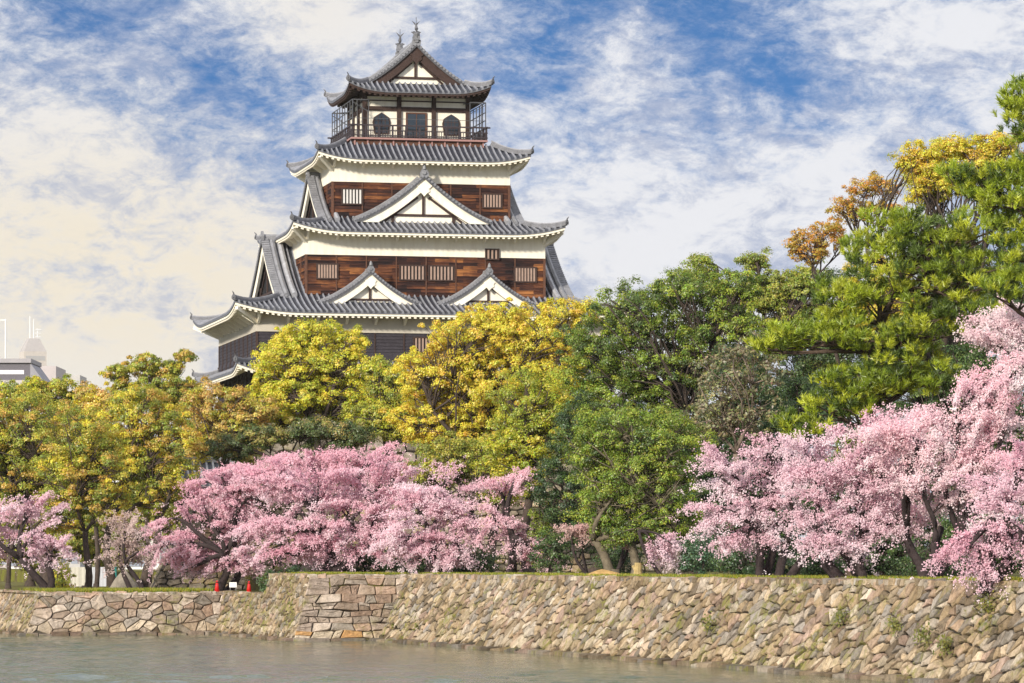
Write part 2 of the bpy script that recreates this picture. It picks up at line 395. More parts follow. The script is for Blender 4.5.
def ashlar_cells(L, t0, t1, w, h, rg):
    """rough courses of squared blocks with uneven joints, some split in two"""
    out = []; ts = [t0]
    while ts[-1] < t1 - h * 0.5: ts.append(ts[-1] + h * rg.uniform(0.75, 1.3))
    ts[-1] = t1
    ph = rg.uniform(0, 6, len(ts))
    def tj(i, s): return ts[i] if i in (0, len(ts) - 1) else ts[i] + 0.05 * math.sin(s * 2.1 + ph[i]) + 0.03 * math.sin(s * 5.3 + 2 * ph[i])
    for i in range(len(ts) - 1):
        s = 0.0; sl = 0.0
        while s < L:
            ww = w * rg.choice([0.55, 0.8, 1.1, 1.5]) * rg.uniform(0.85, 1.15); e = min(L, s + ww); sr = rg.normal(0, 0.06)
            a, b, c, d = (s + sl, tj(i, s)), (e + sr, tj(i, e)), (e - sr, tj(i + 1, e)), (s - sl, tj(i + 1, s))
            m = lambda p, q, k: (p[0] + (q[0] - p[0]) * k, p[1] + (q[1] - p[1]) * k)
            if rg.random() < 0.2 and i > 0:
                k1, k2 = rg.uniform(0.35, 0.65, 2); p, q = m(a, d, k1), m(b, c, k2); out += [(0, np.array([a, b, q, p])), (0, np.array([p, q, c, d]))]
            else:
                k = 0.16; out.append((0, np.array([m(a, b, k * rg.random()), m(b, a, k * rg.random()), m(b, c, k * rg.random()), m(c, b, k * rg.random()), m(c, d, k * rg.random()), m(d, c, k * rg.random()), m(d, a, k * rg.random()), m(a, d, k * rg.random())])))
            s, sl = e, sr
    return out
def stone_wall(mb, cells, seeds, fmap, nrm, pal, gap=0.03, bulge=0.10, colfn=None, rg=rng, t0=0, rough=1.0):
    for i, poly in cells:
        c = poly.mean(0)
        dl = poly - c; ln = np.linalg.norm(dl, axis=1)[:, None] + 1e-9
        m = ln.mean()
        if m < 0.05: continue
        r0 = c + dl * (1 - np.minimum(gap / ln, 0.3)); r1 = c + dl * (1 - np.minimum((gap * 1.5) / ln, 0.35)); r2 = c + dl * (1 - np.minimum((gap * 1.5 + 0.045) / ln, 0.5))
        r3 = c + dl * 0.30
        tilt = rg.normal(0, 0.075 * rough, 2); bz = rg.uniform(0.3, 1.0) * bulge
        pts = []; dep = []
        for ring, dp in ((r0, -0.22), (r1, 0.0), (r2, bz), (r3, bz * 1.15)):
            for q in ring:
                e = rg.normal(0, 0.018 * rough) if dp > -0.1 else 0
                pts.append(q); dep.append(dp + ((q - c) @ tilt if dp > -0.1 else 0) + e)
        pts.append(c); dep.append(bz * 1.15 + rg.normal(0, 0.02))
        pts = np.array(pts); W = fmap(pts[:, 0], pts[:, 1]) + np.asarray(nrm)[None] * np.array(dep)[:, None]
        n = len(poly); f = []
        for k in range(3):
            for a in range(n): f.append((k * n + a, k * n + (a + 1) % n, (k + 1) * n + (a + 1) % n, (k + 1) * n + a))
        for a in range(n): f.append((3 * n + a, 3 * n + (a + 1) % n, 4 * n))
        cc = np.array(pal[rg.integers(len(pal))]) * rg.uniform(0.68, 1.2)
        if colfn: cc = colfn(c[0], c[1], cc)
        mb.add(W, f, cc)
def wall_object(name, label, origin, dr, land, L, H, batter, w, h, pal, cat='stone wall', ang=0.0, sx=1.0, lean0=0.0, gap=0.035, seed=1, t0=-0.4, z0=0.0, bulge=0.11, colfn=None, joff=0.32, drop=0.0, ashlar=False, backing=(0.05, 0.042, 0.035), wobble=0.05):
    """sloped face: origin at its foot, dr along it, land the way it leans; lean0 slants the first end"""
    rg = np.random.default_rng(seed)
    dr = np.asarray(dr, float); land = np.asarray(land, float); o2 = np.asarray(origin, float)
    def fmap(s, t):
        tt = np.maximum(t, -1) / H
        off = batter * (tt * (1.15 - 0.15 * tt))
        ss = s + lean0 * tt * np.maximum(0, 1 - s / L)
        P = o2[None] + dr[None] * ss[:, None] + land[None] * off[:, None]
        return np.stack([P[:, 0], P[:, 1], z0 + t], 1)
    ca, sa = math.cos(ang), math.sin(ang)
    T = np.diag([1.0, w / h * sx]) @ np.array([[ca, sa], [-sa, ca]])
    seeds = jitter_seeds(L, t0, H + 0.05, w, h, joff, rg)
    top = H + 0.0
    if drop: seeds = seeds[rg.random(len(seeds)) > drop]
    cells = ashlar_cells(L, t0, top, w, h, rg) if ashlar else stone_cells(L, t0, top, seeds, T)
    # uneven coping
    mb = MB()
    nrm = np.array([-land[0], -land[1], 0.35]); nrm /= np.linalg.norm(nrm)
    bs = np.linspace(0, L, 30); bt = np.linspace(t0, H - 0.02, 6)
    SS, TT = np.meshgrid(bs, bt); Bk = fmap(SS.ravel(), TT.ravel()) - nrm * 0.12
    mb.grid(Bk.reshape(6, 30, 3), backing)
    cap = []
    stone_wall(mb, cells, seeds, fmap, nrm, pal, gap, bulge, colfn, rg)
    # top of the wall, behind the coping stones
    e0 = fmap(np.array([0.0, L]), np.array([H - 0.05, H - 0.05])); inn = np.array([land[0], land[1], 0])
    mb.add([e0[0], e0[1], e0[1] + inn * 0.9, e0[0] + inn * 0.9], [(0, 1, 2, 3)], (0.2, 0.17, 0.1))
    s = 0.0
    while s < L:                                           # coping stones of different height
        ww = rg.uniform(0.45, 1.2) * w / 0.9 * 0.8; hh = rg.uniform(0.0, wobble) + 0.02
        c0 = fmap(np.array([s + 0.02, min(L, s + ww) - 0.02]), np.array([H - 0.12, H - 0.12]))
        a, b = c0[0], c0[1]; u = np.array([0, 0, 1.0])
        k = np.array(pal[rg.integers(len(pal))]) * rg.uniform(0.8, 1.2)
        i2 = inn * rg.uniform(0.4, 0.7); f_ = -inn * rg.uniform(0.0, 0.06)
        q = rg.normal(0, 0.03, (4, 3))
        mb.hexa([a + f_, b + f_, b + i2, a + i2, a + f_ * 0.3 + u * (0.12 + hh) + q[0], b + f_ * 0.3 + u * (0.12 + hh) + q[1], b + i2 + u * (0.12 + hh * 0.8) + q[2], a + i2 + u * (0.12 + hh * 0.8) + q[3]], k)
        s += ww
    s = -0.3
    while z0 == 0 and s < L:                               # footing stones at the waterline
        ww = rg.uniform(0.5, 1.3); o_ = rg.uniform(0.22, 0.42); zt_ = rg.uniform(0.07, 0.17)
        c0 = fmap(np.array([max(s, 0) + 0.02, min(L, s + ww) - 0.02]), np.array([0.0, 0.0])); c0[:, 2] = 0
        a, b = c0; u = np.array([0, 0, 1.0]); q = rg.normal(0, 0.03, (4, 3)); k = np.array(pal[rg.integers(len(pal))]) * rg.uniform(0.45, 0.75)
        mb.hexa([a - inn * o_ - u * 0.3, b - inn * o_ * rg.uniform(0.8, 1.1) - u * 0.3, b + inn * 0.3 - u * 0.3, a + inn * 0.3 - u * 0.3, a - inn * o_ * 0.85 + u * zt_ + q[0], b - inn * o_ * 0.85 + u * zt_ + q[1], b + inn * 0.3 + u * (zt_ + 0.06), a + inn * 0.3 + u * (zt_ + 0.06)], k)
        s += ww
    o = mb.build(name, M['stone'], None, False, loc=(o2[0], o2[1], z0))
    return tag(o, label, cat)
TAN = [(0.42, 0.315, 0.20), (0.47, 0.365, 0.25), (0.36, 0.265, 0.165), (0.52, 0.405, 0.28), (0.30, 0.23, 0.155), (0.44, 0.315, 0.22), (0.47, 0.39, 0.31), (0.24, 0.185, 0.13), (0.58, 0.49, 0.39), (0.36, 0.315, 0.27), (0.46, 0.33, 0.26), (0.30, 0.255, 0.215)]
GREY = [(0.44, 0.35, 0.28), (0.52, 0.43, 0.355), (0.40, 0.305, 0.235), (0.57, 0.475, 0.395), (0.46, 0.325, 0.245), (0.36, 0.31, 0.26)]
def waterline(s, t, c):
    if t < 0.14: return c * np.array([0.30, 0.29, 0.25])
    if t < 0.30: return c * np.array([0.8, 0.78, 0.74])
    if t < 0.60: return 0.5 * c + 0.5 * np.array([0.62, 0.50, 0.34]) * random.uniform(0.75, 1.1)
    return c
random.seed(3)
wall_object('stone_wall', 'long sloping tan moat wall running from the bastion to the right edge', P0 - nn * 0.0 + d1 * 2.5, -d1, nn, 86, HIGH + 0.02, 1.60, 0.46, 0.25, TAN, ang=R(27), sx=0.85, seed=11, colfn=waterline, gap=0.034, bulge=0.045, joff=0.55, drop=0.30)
def bast(s, t, c):
    if s < 1.2 and t > 0.5: return np.array([0.44, 0.35, 0.29]) * random.uniform(0.85, 1.1)
    if t < 0.55 and t > 0.15: return np.array([(0.62, 0.52, 0.40), (0.52, 0.30, 0.13), (0.60, 0.48, 0.34)][random.randrange(3)])
    return waterline(s, t, c) if t < 0.16 else c
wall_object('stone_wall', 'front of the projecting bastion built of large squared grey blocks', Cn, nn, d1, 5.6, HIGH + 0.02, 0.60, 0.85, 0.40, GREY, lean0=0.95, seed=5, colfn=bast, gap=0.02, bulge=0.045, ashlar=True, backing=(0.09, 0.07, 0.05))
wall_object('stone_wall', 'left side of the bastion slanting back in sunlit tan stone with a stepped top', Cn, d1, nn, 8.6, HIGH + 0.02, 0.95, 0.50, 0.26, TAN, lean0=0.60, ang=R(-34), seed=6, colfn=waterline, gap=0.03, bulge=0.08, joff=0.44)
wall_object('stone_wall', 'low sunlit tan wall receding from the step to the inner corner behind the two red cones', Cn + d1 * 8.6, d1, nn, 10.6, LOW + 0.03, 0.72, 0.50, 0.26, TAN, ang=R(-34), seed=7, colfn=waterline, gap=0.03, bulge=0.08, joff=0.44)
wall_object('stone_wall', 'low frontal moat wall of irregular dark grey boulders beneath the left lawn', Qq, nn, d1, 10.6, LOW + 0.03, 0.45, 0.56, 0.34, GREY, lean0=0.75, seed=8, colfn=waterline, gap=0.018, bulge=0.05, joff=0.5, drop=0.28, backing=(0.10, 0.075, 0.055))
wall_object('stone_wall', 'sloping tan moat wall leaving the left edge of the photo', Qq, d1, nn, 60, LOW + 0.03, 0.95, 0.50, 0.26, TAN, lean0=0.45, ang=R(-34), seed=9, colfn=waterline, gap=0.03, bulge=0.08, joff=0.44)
DARK = [(0.20, 0.165, 0.135), (0.25, 0.21, 0.17), (0.17, 0.14, 0.115), (0.28, 0.23, 0.18)]
# inner bailey wall, behind the cherries
ib = atz(152, 0, 212)[:2]
wall_object('stone_wall', 'tall inner bailey wall of rough brown stone half hidden behind the pink cherries', ib, np.array([0.995, 0.10]), np.array([-0.10, 0.995]), 26, 5.2, 1.6, 0.7, 0.36, DARK + TAN[:2], lean0=2.9, seed=21, t0=0, z0=LOW, gap=0.03, bulge=0.08)
wall_object('stone_wall', 'darker end of the inner bailey wall going back beside the left trees', ib, np.array([-0.10, 0.995]), np.array([0.995, 0.10]), 24, 5.2, 2.6, 0.95, 0.5, DARK, lean0=1.6, seed=22, t0=0, z0=LOW, gap=0.05, bulge=0.12)  # darker stones here than on the front face

# ------------------------------------------------------------------ castle keep
YAW = math.atan2(822, 3725)
ud = np.array([math.cos(YAW), math.sin(YAW)]); vd = np.array([-math.sin(YAW), math.cos(YAW)])
K0 = np.array([(426 - CX) / F * 254, 254.0]) + vd * 6.5
keep = empty('castle_keep', (K0[0], K0[1], 0), YAW, label='five storey castle keep of white plaster and red brown boards with grey tiled roofs', cat='castle')
Z = EYE                                     # keep heights below are measured from eye level
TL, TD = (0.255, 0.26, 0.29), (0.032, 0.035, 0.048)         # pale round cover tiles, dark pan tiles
TG = (0.20, 0.20, 0.215)
PITCH = 0.395
OFF = np.array([-0.5, -0.28, -0.205, -0.17, -0.09, 0.0, 0.09, 0.17, 0.205, 0.28]) * PITCH
HGT = np.array([-0.03, -0.01, 0.005, 0.055, 0.110, 0.130, 0.110, 0.055, 0.005, -0.01])
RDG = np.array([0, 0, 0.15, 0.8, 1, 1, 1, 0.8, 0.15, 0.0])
def tile_strip(mb, s0, s1, pos, dmax, zf, nr=9, eave=True):
    """tiled slope: s along the eave, d up the slope; pos(s,d)->(x,y), zf(s,d)->z"""
    k0 = math.floor(s0 / PITCH) - 1; k1 = math.ceil(s1 / PITCH) + 1
    S = (np.arange(k0, k1 + 1)[:, None] * PITCH + OFF[None]).ravel(); Hh = np.tile(HGT, k1 - k0 + 1); Rg = np.tile(RDG, k1 - k0 + 1)
    m = (S > s0) & (S < s1); S, Hh, Rg = S[m], Hh[m], Rg[m]
    S = np.concatenate([[s0], S, [s1]]); Hh = np.concatenate([[0], Hh, [0]]); Rg = np.concatenate([[0], Rg, [0]])
    D = np.linspace(0, 1, nr)[:, None] * np.maximum(dmax(S), 0.0)[None]
    SS = np.broadcast_to(S[None], D.shape)
    X, Y = pos(SS, D); Zz = zf(SS, D) + Hh[None]
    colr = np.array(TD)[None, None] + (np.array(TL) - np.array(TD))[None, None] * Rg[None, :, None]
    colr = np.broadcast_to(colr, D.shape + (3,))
    P = np.stack([X, Y, Zz], -1)
    if eave:
        e = P[:1].copy(); e[..., 2] = zf(SS, D)[:1] - 0.13
        P = np.concatenate([e, P]); colr = np.concatenate([np.broadcast_to(np.array([0.16, 0.16, 0.175]), (1,) + colr.shape[1:]), colr])
    mb.grid(P, colr)
def sides(a, b):
    return [('front', a, b, lambda s, d: (s, -b + d)), ('back', a, b, lambda s, d: (-s, b - d)),
            ('left', b, a, lambda s, d: (-a + d, -s)), ('right', b, a, lambda s, d: (a - d, s))]
def onigawara(mb, p, out, sc_=1.0, horn=True, c=TG):
    """ridge-end tile with a raised horn; out = horizontal direction it faces"""
    p = np.asarray(p, float); o = np.array([out[0], out[1], 0.0]); o /= np.linalg.norm(o); sd = np.array([-o[1], o[0], 0]); u = np.array([0, 0, 1.0])
    w, h, t = 0.24 * sc_, 0.55 * sc_, 0.14 * sc_
    poly = [p - sd * w, p + sd * w, p + sd * w * 1.15 + u * h * 0.45, p + sd * w * 0.6 + u * h * 0.85, p + u * h, p - sd * w * 0.6 + u * h * 0.85, p - sd * w * 1.15 + u * h * 0.45]
    mb.prism(poly, o * t, c)
    mb.tube([p + o * t + u * h * 0.45, p + o * (t + 0.08 * sc_) + u * h * 0.45], [0.14 * sc_, 0.10 * sc_], 8, c)
    if horn: mb.tube([p + u * h * 0.8 + o * 0.04, p + u * h * 1.15 + o * 0.12 * sc_, p + u * h * 1.5 + o * 0.32 * sc_], [0.10 * sc_, 0.075 * sc_, 0.02], 6, c)
RIDGE = [(-0.13, -0.06), (0.13, -0.06), (0.12, 0.15), (0.08, 0.23), (0, 0.26), (-0.08, 0.23), (-0.12, 0.15)]
def roof(a, b, ze, al, be, lift, Lc, kind, par, ov, dark=False, brk=True):
    """kind 'skirt': par = depth of the skirt; 'u'/'v': hip-and-gable, par = half length of the ridge"""
    Sf = lambda d: al * d + be * d * d
    dl = (par if kind == 'skirt' else (a - par if kind == 'u' else b - par)) * 1.25
    def zfn(A): return lambda s, d: Z + ze + Sf(d) + lift * np.clip(1 - (A - np.abs(s)) / Lc, 0, 1) ** 2.3 * np.clip(1 - d / dl, 0, 1)
    mb = MB(); sof = MB(); raf = MB(); fas = MB()
    for nm, A, B, pos in sides(a, b):
        zf = zfn(A)
        main = (kind == 'u' and nm in ('front', 'back')) or (kind == 'v' and nm in ('left', 'right'))
        if main:
            tile_strip(mb, -par, par, pos, lambda s: np.full_like(s, B), zf, 14)
            tile_strip(mb, -A, -par, pos, lambda s: A - np.abs(s), zf, 8); tile_strip(mb, par, A, pos, lambda s: A - np.abs(s), zf, 8)
        else:
            w = par if kind == 'skirt' else (B - par)
            tile_strip(mb, -A, A, pos, lambda s: np.minimum(A - np.abs(s), w), zf, 9)
        # soffit, plastered fascia and rafters under the eave
        s = np.linspace(-A + 0.05, A - 0.05, 61)
        D = np.linspace(0.10, ov + 0.25, 4)[:, None] * np.ones_like(s)[None]; D = np.minimum(D, np.maximum(A - np.abs(s), 0.06)[None])
        SS = np.broadcast_to(s[None], D.shape); X, Y = pos(SS, D); sof.grid(np.stack([X, Y, zf(SS, D) - 0.17], -1))
        D = np.array([0.05, 0.05, 0.16, 0.16])[:, None] * np.ones_like(s)[None]; dz = np.array([-0.135, -0.29, -0.29, -0.135])[:, None]
        SS = np.broadcast_to(s[None], D.shape); X, Y = pos(SS, D); fas.grid(np.stack([X, Y, zf(SS, D) + dz], -1))
        k = -A + 0.28
        while k < A - 0.2:
            d0, d1_ = 0.10, min(ov + 0.2, A - abs(k) - 0.02)
            if d1_ > d0 + 0.1:
                q = []
                for dz in (-0.42, -0.20):
                    for (ss, dd) in ((k - 0.085, d0), (k + 0.085, d0), (k + 0.085, d1_), (k - 0.085, d1_)):
                        x, y = pos(ss, dd); q.append((x, y, float(zf(np.array(ss), np.array(dd))) + dz))
                raf.hexa(q)
            k += 0.385
    o = mb.build('roof', M['tile'], keep)
    m2 = M['beam'] if dark else M['plaster']
    sof.build('soffit', m2, o); raf.build('rafters', m2, o); fas.build('fascia', m2 if not dark else M['beam'], o)
    # hip ridges
    wh = par if kind == 'skirt' else (a - par if kind == 'u' else b - par)
    for sx in (-1, 1):
        for sy in (-1, 1):
            h = MB(); zf = zfn(a)
            dd = np.linspace(-0.04, wh, 12)
            pts = [(sx * (a - d), sy * (b - d), float(zf(np.array(a - d), np.array(max(d, 0)))) + 0.06) for d in dd]
            h.sweep(pts, RIDGE, (0.15, 0.15, 0.165))
            h.sweep([np.array(p) + (0, 0, 0.22) for p in pts], [(-0.07, 0), (0.07, 0), (0.045, 0.08), (-0.045, 0.08)], (0.27, 0.27, 0.29))
            onigawara(h, pts[0], (sx, sy), 0.62, True, (0.11, 0.11, 0.12))
            h.build('hip_ridge', M['tile'], o)
    return o, zfn, Sf
def gable(mp, hw, zc, zfoot, depth, white=True, chidori=True, inner='plaster', sc_=1.0, ridge=True, pend=True, ridge_len=None):
    """triangular gable. mp(x, depth, z)->local; zc(x)=height of the slope; depth = how far its own roof reaches back"""
    g = MB(); zap = zc(0.0)
    if chidori:
        for sg in (-1, 1):
            tile_strip(g, 0.0, depth, lambda s, d: (sg * (hw - d), s), lambda s: np.full_like(s, hw), lambda s, d: np.vectorize(zc)(hw - d), 12, False)
        V = []
        for k in range(len(g.V)):
            v = g.V[k]; g.V[k] = np.array([mp(*q) for q in v])
    else:
        xs = np.linspace(-hw, hw, 41)                       # closing strip along the verge
        g.grid(np.array([[mp(x, dd, zc(x) + 0.03) for x in xs] for dd in (0.0, 0.3)]), TD)
    o = g.build('gable', M['tile'], keep)
    xs = np.linspace(0, hw * 1.0, 25)
    # verge: rows of round tile ends and a descending ridge
    vt = MB(); dm = MB(); bb = MB()
    for sg in (-1, 1):
        crv = np.array([(sg * x, zc(x)) for x in xs]); seg = np.linalg.norm(np.diff(crv, axis=0), axis=1); L = np.concatenate([[0], np.cumsum(seg)])
        k = 0.16
        while k < L[-1]:
            x = np.interp(k, L, crv[:, 0]); z = np.interp(k, L, crv[:, 1])
            vt.tube([mp(x, -0.10, z + 0.10), mp(x, 0.42, z + 0.12)], [0.095 * sc_, 0.095 * sc_], 8, (0.24, 0.24, 0.26)); k += 0.27 * sc_
        vt.grid(np.array([[mp(x, dd, z + dz) for (x, z) in crv] for dd, dz in ((-0.06, -0.14), (-0.06, 0.04), (0.45, 0.06))]), (0.10, 0.10, 0.11))
        dp = [mp(x, 0.62, z + 0.06) for (x, z) in crv[1:]]
        pr = np.array([(-0.15, -0.1), (0.15, -0.1), (0.14, 0.20), (0.0, 0.26), (-0.14, 0.20)]) * sc_
        dm.sweep(dp, pr, (0.24, 0.24, 0.255))
        if hw > 5: dm.sweep([mp(x, 1.15, z + 0.08) for (x, z) in crv[1:]], pr * 1.15, (0.36, 0.36, 0.38))
        n = len(xs); q = [[], [], [], []]
        hb0 = 0.62 * sc_
        for (x, z) in crv:
            hb = hb0 * (1.0 + 0.25 * (1 - abs(x) / hw))
            zz = max(z - 0.12 - hb, zfoot - 0.05)
            zt = max(z - 0.12, zz + 0.01)
            for i, (dd, h) in enumerate(((0.06, zt), (0.06, zz), (0.24, zz), (0.24, zt))): q[i].append(mp(x, dd, h))
        bb.grid(np.array(q + q[:1]))
    vt.build('verge_tiles', M['tile'], o); dm.build('descending_ridge', M['tile'], o)
    bb.build('bargeboard', M['plaster'] if white else M['beam'], o)
    # pediment wall and its beams
    pw = MB(); xs2 = np.linspace(-hw * 0.985, hw * 0.985, 41)
    pw.add([mp(x, 0.42, max(zc(x) - 0.2, zfoot - 0.28)) for x in xs2] + [mp(x, 0.42, zfoot - 0.3) for x in xs2],
           [(i, i + 1, i + 42, i + 41) for i in range(40)])
    pw.build('pediment', M['plaster'] if inner == 'plaster' else M['hole'], o)
    sf = MB(); sf.grid(np.array([[mp(x, dd, max(zc(x) - 0.16, zfoot - 0.25)) for x in xs2] for dd in (0.1, 0.7)])); sf.build('verge_soffit', M['beam'], o)
    bm_ = MB(); hh = zap - zfoot
    def beam(x0, z0, x1, z1, w):
        dx, dz = x1 - x0, z1 - z0; l = math.hypot(dx, dz); px_, pz_ = -dz / l * w / 2, dx / l * w / 2
        bm_.prism([mp(x0 - px_, 0.32, z0 - pz_), mp(x1 - px_, 0.32, z1 - pz_), mp(x1 + px_, 0.32, z1 + pz_), mp(x0 + px_, 0.32, z0 + pz_)],
                  np.array(mp(x0, 0.41, z0)) - np.array(mp(x0, 0.32, z0)))
    zb = zfoot + 0.16 * hh
    beam(-hw * 0.62, zb, hw * 0.62, zb, 0.15 * sc_); beam(0, zb, 0, zfoot + 0.62 * hh, 0.17 * sc_)
    for sg in (-1, 1):
        beam(sg * hw * 0.56, zfoot + 0.02 * hh, sg * hw * 0.08, zfoot + 0.55 * hh, 0.15 * sc_)
        if hw > 4: beam(sg * hw * 0.44, zfoot, sg * hw * 0.44, zfoot + 0.30 * hh, 0.2)
    bm_.build('gable_beams', M['beam'], o)
    if pend:
        pd = MB(); zt = zap - 0.9 * sc_; s = 0.62 * sc_
        poly = [(0, 0.75), (0.35, 0.5), (0.75, 0.35), (0.55, 0.05), (0.62, -0.2), (0.25, -0.45), (0, -0.75), (-0.25, -0.45), (-0.62, -0.2), (-0.55, 0.05), (-0.75, 0.35), (-0.35, 0.5)]
        pd.prism([mp(x * s, -0.02, zt + z * s) for x, z in poly], np.array(mp(0, 0.10, 0)) - np.array(mp(0, -0.02, 0)))
        if sc_ >= 1:
            for sg in (-1, 1): pd.prism([mp(sg * 0.45 * s, -0.05, zt + 0.1 * s), mp(sg * 0.95 * s, -0.05, zt + 0.55 * s), mp(sg * 0.6 * s, -0.05, zt + 0.15 * s)], np.array(mp(0, 0.02, 0)) - np.array(mp(0, -0.05, 0)))
        pd.build('gable_pendant', M['plaster'] if white else M['beam'], o)
    if ridge:
        rd = MB(); rl = ridge_len or depth
        p0, p1 = np.array(mp(0, 0.05, zap + 0.08)), np.array(mp(0, rl, zap + 0.08))
        rd.sweep([p0, p1], np.array(RIDGE) * (1.15 * sc_), (0.25, 0.25, 0.265))
        o2 = np.array(mp(0, -1, 0)) - np.array(mp(0, 0, 0))
        onigawara(rd, np.array(mp(0, 0.1, zap - 0.05)), o2, 1.15 * sc_, False, (0.22, 0.22, 0.235))
        if pend and hw < 5 or not chidori: rd.tube([mp(0, -0.02, zap + 0.5 * sc_), mp(0, -0.02, zap + 0.72 * sc_), mp(0, -0.02, zap + 0.86 * sc_)], [0.15 * sc_, 0.11 * sc_, 0.03], 8, (0.2, 0.2, 0.21))
        for sg in (-1, 1): ro = MB(); onigawara(ro, mp(sg * (hw - 0.05), 0.62, zc(hw) - 0.02), np.array(mp(sg, 0, 0)) - np.array(mp(0, 0, 0)), 0.6 * sc_, False); ro.build('ridge_end_tile', M['tile'], o)
        rd.build('gable_ridge', M['tile'], o)
    return o
def curve(hw, zf, za, k=0.48):
    return lambda x: Z + zf + (za - zf) * ((1 - k) * (1 - min(abs(x) / hw, 1)) + k * (1 - min(abs(x) / hw, 1)) ** 2)
FR = lambda v0, c=0.0: (lambda x, d, z: (c + x, v0 + d, z))          # facing the viewer
BKm = lambda v0: (lambda x, d, z: (-x, v0 - d, z))
LF = lambda u0: (lambda x, d, z: (u0 + d, -x, z))
RT = lambda u0: (lambda x, d, z: (u0 - d, x, z))

# --- walls of the storeys
def band(a, b, z0, z1, name, m):
    mb = MB(); mb.box((-a, -b, Z + z0), (a, b, Z + z1)); return mb.build(name, m, keep)
def board_wall(a, b, z0, z1, battens=True, m='boards'):
    mb = MB(); nrow = max(1, round((z1 - z0) / 0.23)); h = (z1 - z0) / nrow
    mb.box((-a + 0.02, -b + 0.02, Z + z0), (a - 0.02, b - 0.02, Z + z1))
    for i in range(nrow):                                   # lapped boards
        za, zb = Z + z0 + i * h, Z + z0 + (i + 1) * h
        for (p, q, n) in (((-a, -b), (a, -b), (0, -1)), ((a, -b), (a, b), (1, 0)), ((a, b), (-a, b), (0, 1)), ((-a, b), (-a, -b), (-1, 0))):
            o1, o2 = 0.05, 0.008
            mb.add([(p[0] + n[0] * o1, p[1] + n[1] * o1, za), (q[0] + n[0] * o1, q[1] + n[1] * o1, za), (q[0] + n[0] * o2, q[1] + n[1] * o2, zb), (p[0] + n[0] * o2, p[1] + n[1] * o2, zb),
                    (p[0], p[1], za - 0.001), (q[0], q[1], za - 0.001)], [(0, 1, 2, 3), (4, 5, 1, 0)])
    o = mb.build('board_wall', M[m], keep)
    if battens:
        bm = M['batten' if m == 'boards' else 'beam']; n = max(2, round(2 * a / 1.97))
        for i in range(n + 1):
            x = -a + 2 * a * i / n; w = 0.04 if 0 < i < n else 0.08
            for sy in (-1, 1): bt = MB(); bt.box((x - w, sy * b - 0.085, Z + z0), (x + w, sy * b + 0.085, Z + z1)); bt.build('batten', bm, o)
        n = max(2, round(2 * b / 1.97))
        for i in range(1, n):
            y = -b + 2 * b * i / n
            for sx in (-1, 1): bt = MB(); bt.box((sx * a - 0.085, y - 0.055, Z + z0), (sx * a + 0.085, y + 0.055, Z + z1)); bt.build('batten', bm, o)
    return o
def brackets(a, b, z1, out, h):
    """plastered eave brackets, one every bay, and the diagonal beams at the corners"""
    k = 0
    for sy, bb, aa, fr in ((-1, b, a, 0), (1, b, a, 0), (-1, a, b, 1), (1, a, b, 1)):
        n = max(2, round(2 * aa / 1.97))
        for i in range(n + 1):
            x = -aa + 0.12 + (2 * aa - 0.24) * i / n; mb = MB()
            P = []
            for dx in (-0.075, 0.075):
                for (o_, z_) in ((0, z1), (out, z1), (out, z1 - 0.16), (0.16, z1 - h), (0, z1 - h)):
                    P.append((x + dx, sy * (bb + o_), Z + z_) if not fr else (sy * (bb + o_), x + dx, Z + z_))
            mb.add(P, [(0, 1, 2, 3, 4), (9, 8, 7, 6, 5)] + [(j, j + 5, (j + 1) % 5 + 5, (j + 1) % 5) for j in range(5)])
            mb.build('eave_bracket', M['plaster'], keep)
    for sx in (-1, 1):
        for sy in (-1, 1):
            mb = MB(); mb.bar((sx * (a - 0.1), sy * (b - 0.1), Z + z1 - 0.75), (sx * (a + out * 1.3), sy * (b + out * 1.3), Z + z1 + 0.12), 0.22, 0.26); mb.build('corner_beam', M['plaster'], keep)
def window(x0, x1, z0, z1, v, nb=6, bars='bars', frame=True):
    f = MB(); w = 0.09
    f.box((x0 - w, v - 0.13, Z + z0 - w), (x1 + w, v - 0.04, Z + z0)); f.box((x0 - w, v - 0.13, Z + z1), (x1 + w, v - 0.04, Z + z1 + w))
    f.box((x0 - w, v - 0.128, Z + z0), (x0, v - 0.042, Z + z1)); f.box((x1, v - 0.128, Z + z0), (x1 + w, v - 0.042, Z + z1))
    o = f.build('window', M['beam'], keep)
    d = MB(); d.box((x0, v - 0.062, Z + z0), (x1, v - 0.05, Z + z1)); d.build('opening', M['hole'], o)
    if nb:
        b = MB()
        for i in range(nb):
            x = x0 + (x1 - x0) * (i + 0.5) / nb; b.box((x - 0.062, v - 0.115, Z + z0), (x + 0.062, v - 0.066, Z + z1))
        b.build('window_bars', M[bars], o)
    return o

# first storey (mostly behind trees), second storey
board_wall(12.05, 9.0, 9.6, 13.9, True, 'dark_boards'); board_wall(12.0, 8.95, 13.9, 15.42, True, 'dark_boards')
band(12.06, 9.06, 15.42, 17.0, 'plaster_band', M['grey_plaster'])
roof(13.6, 10.5, 12.75, 0.36, 0.05, 0.55, 3.2, 'skirt', 1.6, 1.3)
brackets(12.05, 9.05, 16.75, 1.2, 0.8)
for x in (-9.3, -6.0, -0.6, 3.2, 7.4): window(x - 0.7, x + 0.7, 14.2, 15.1, -8.95, 6)
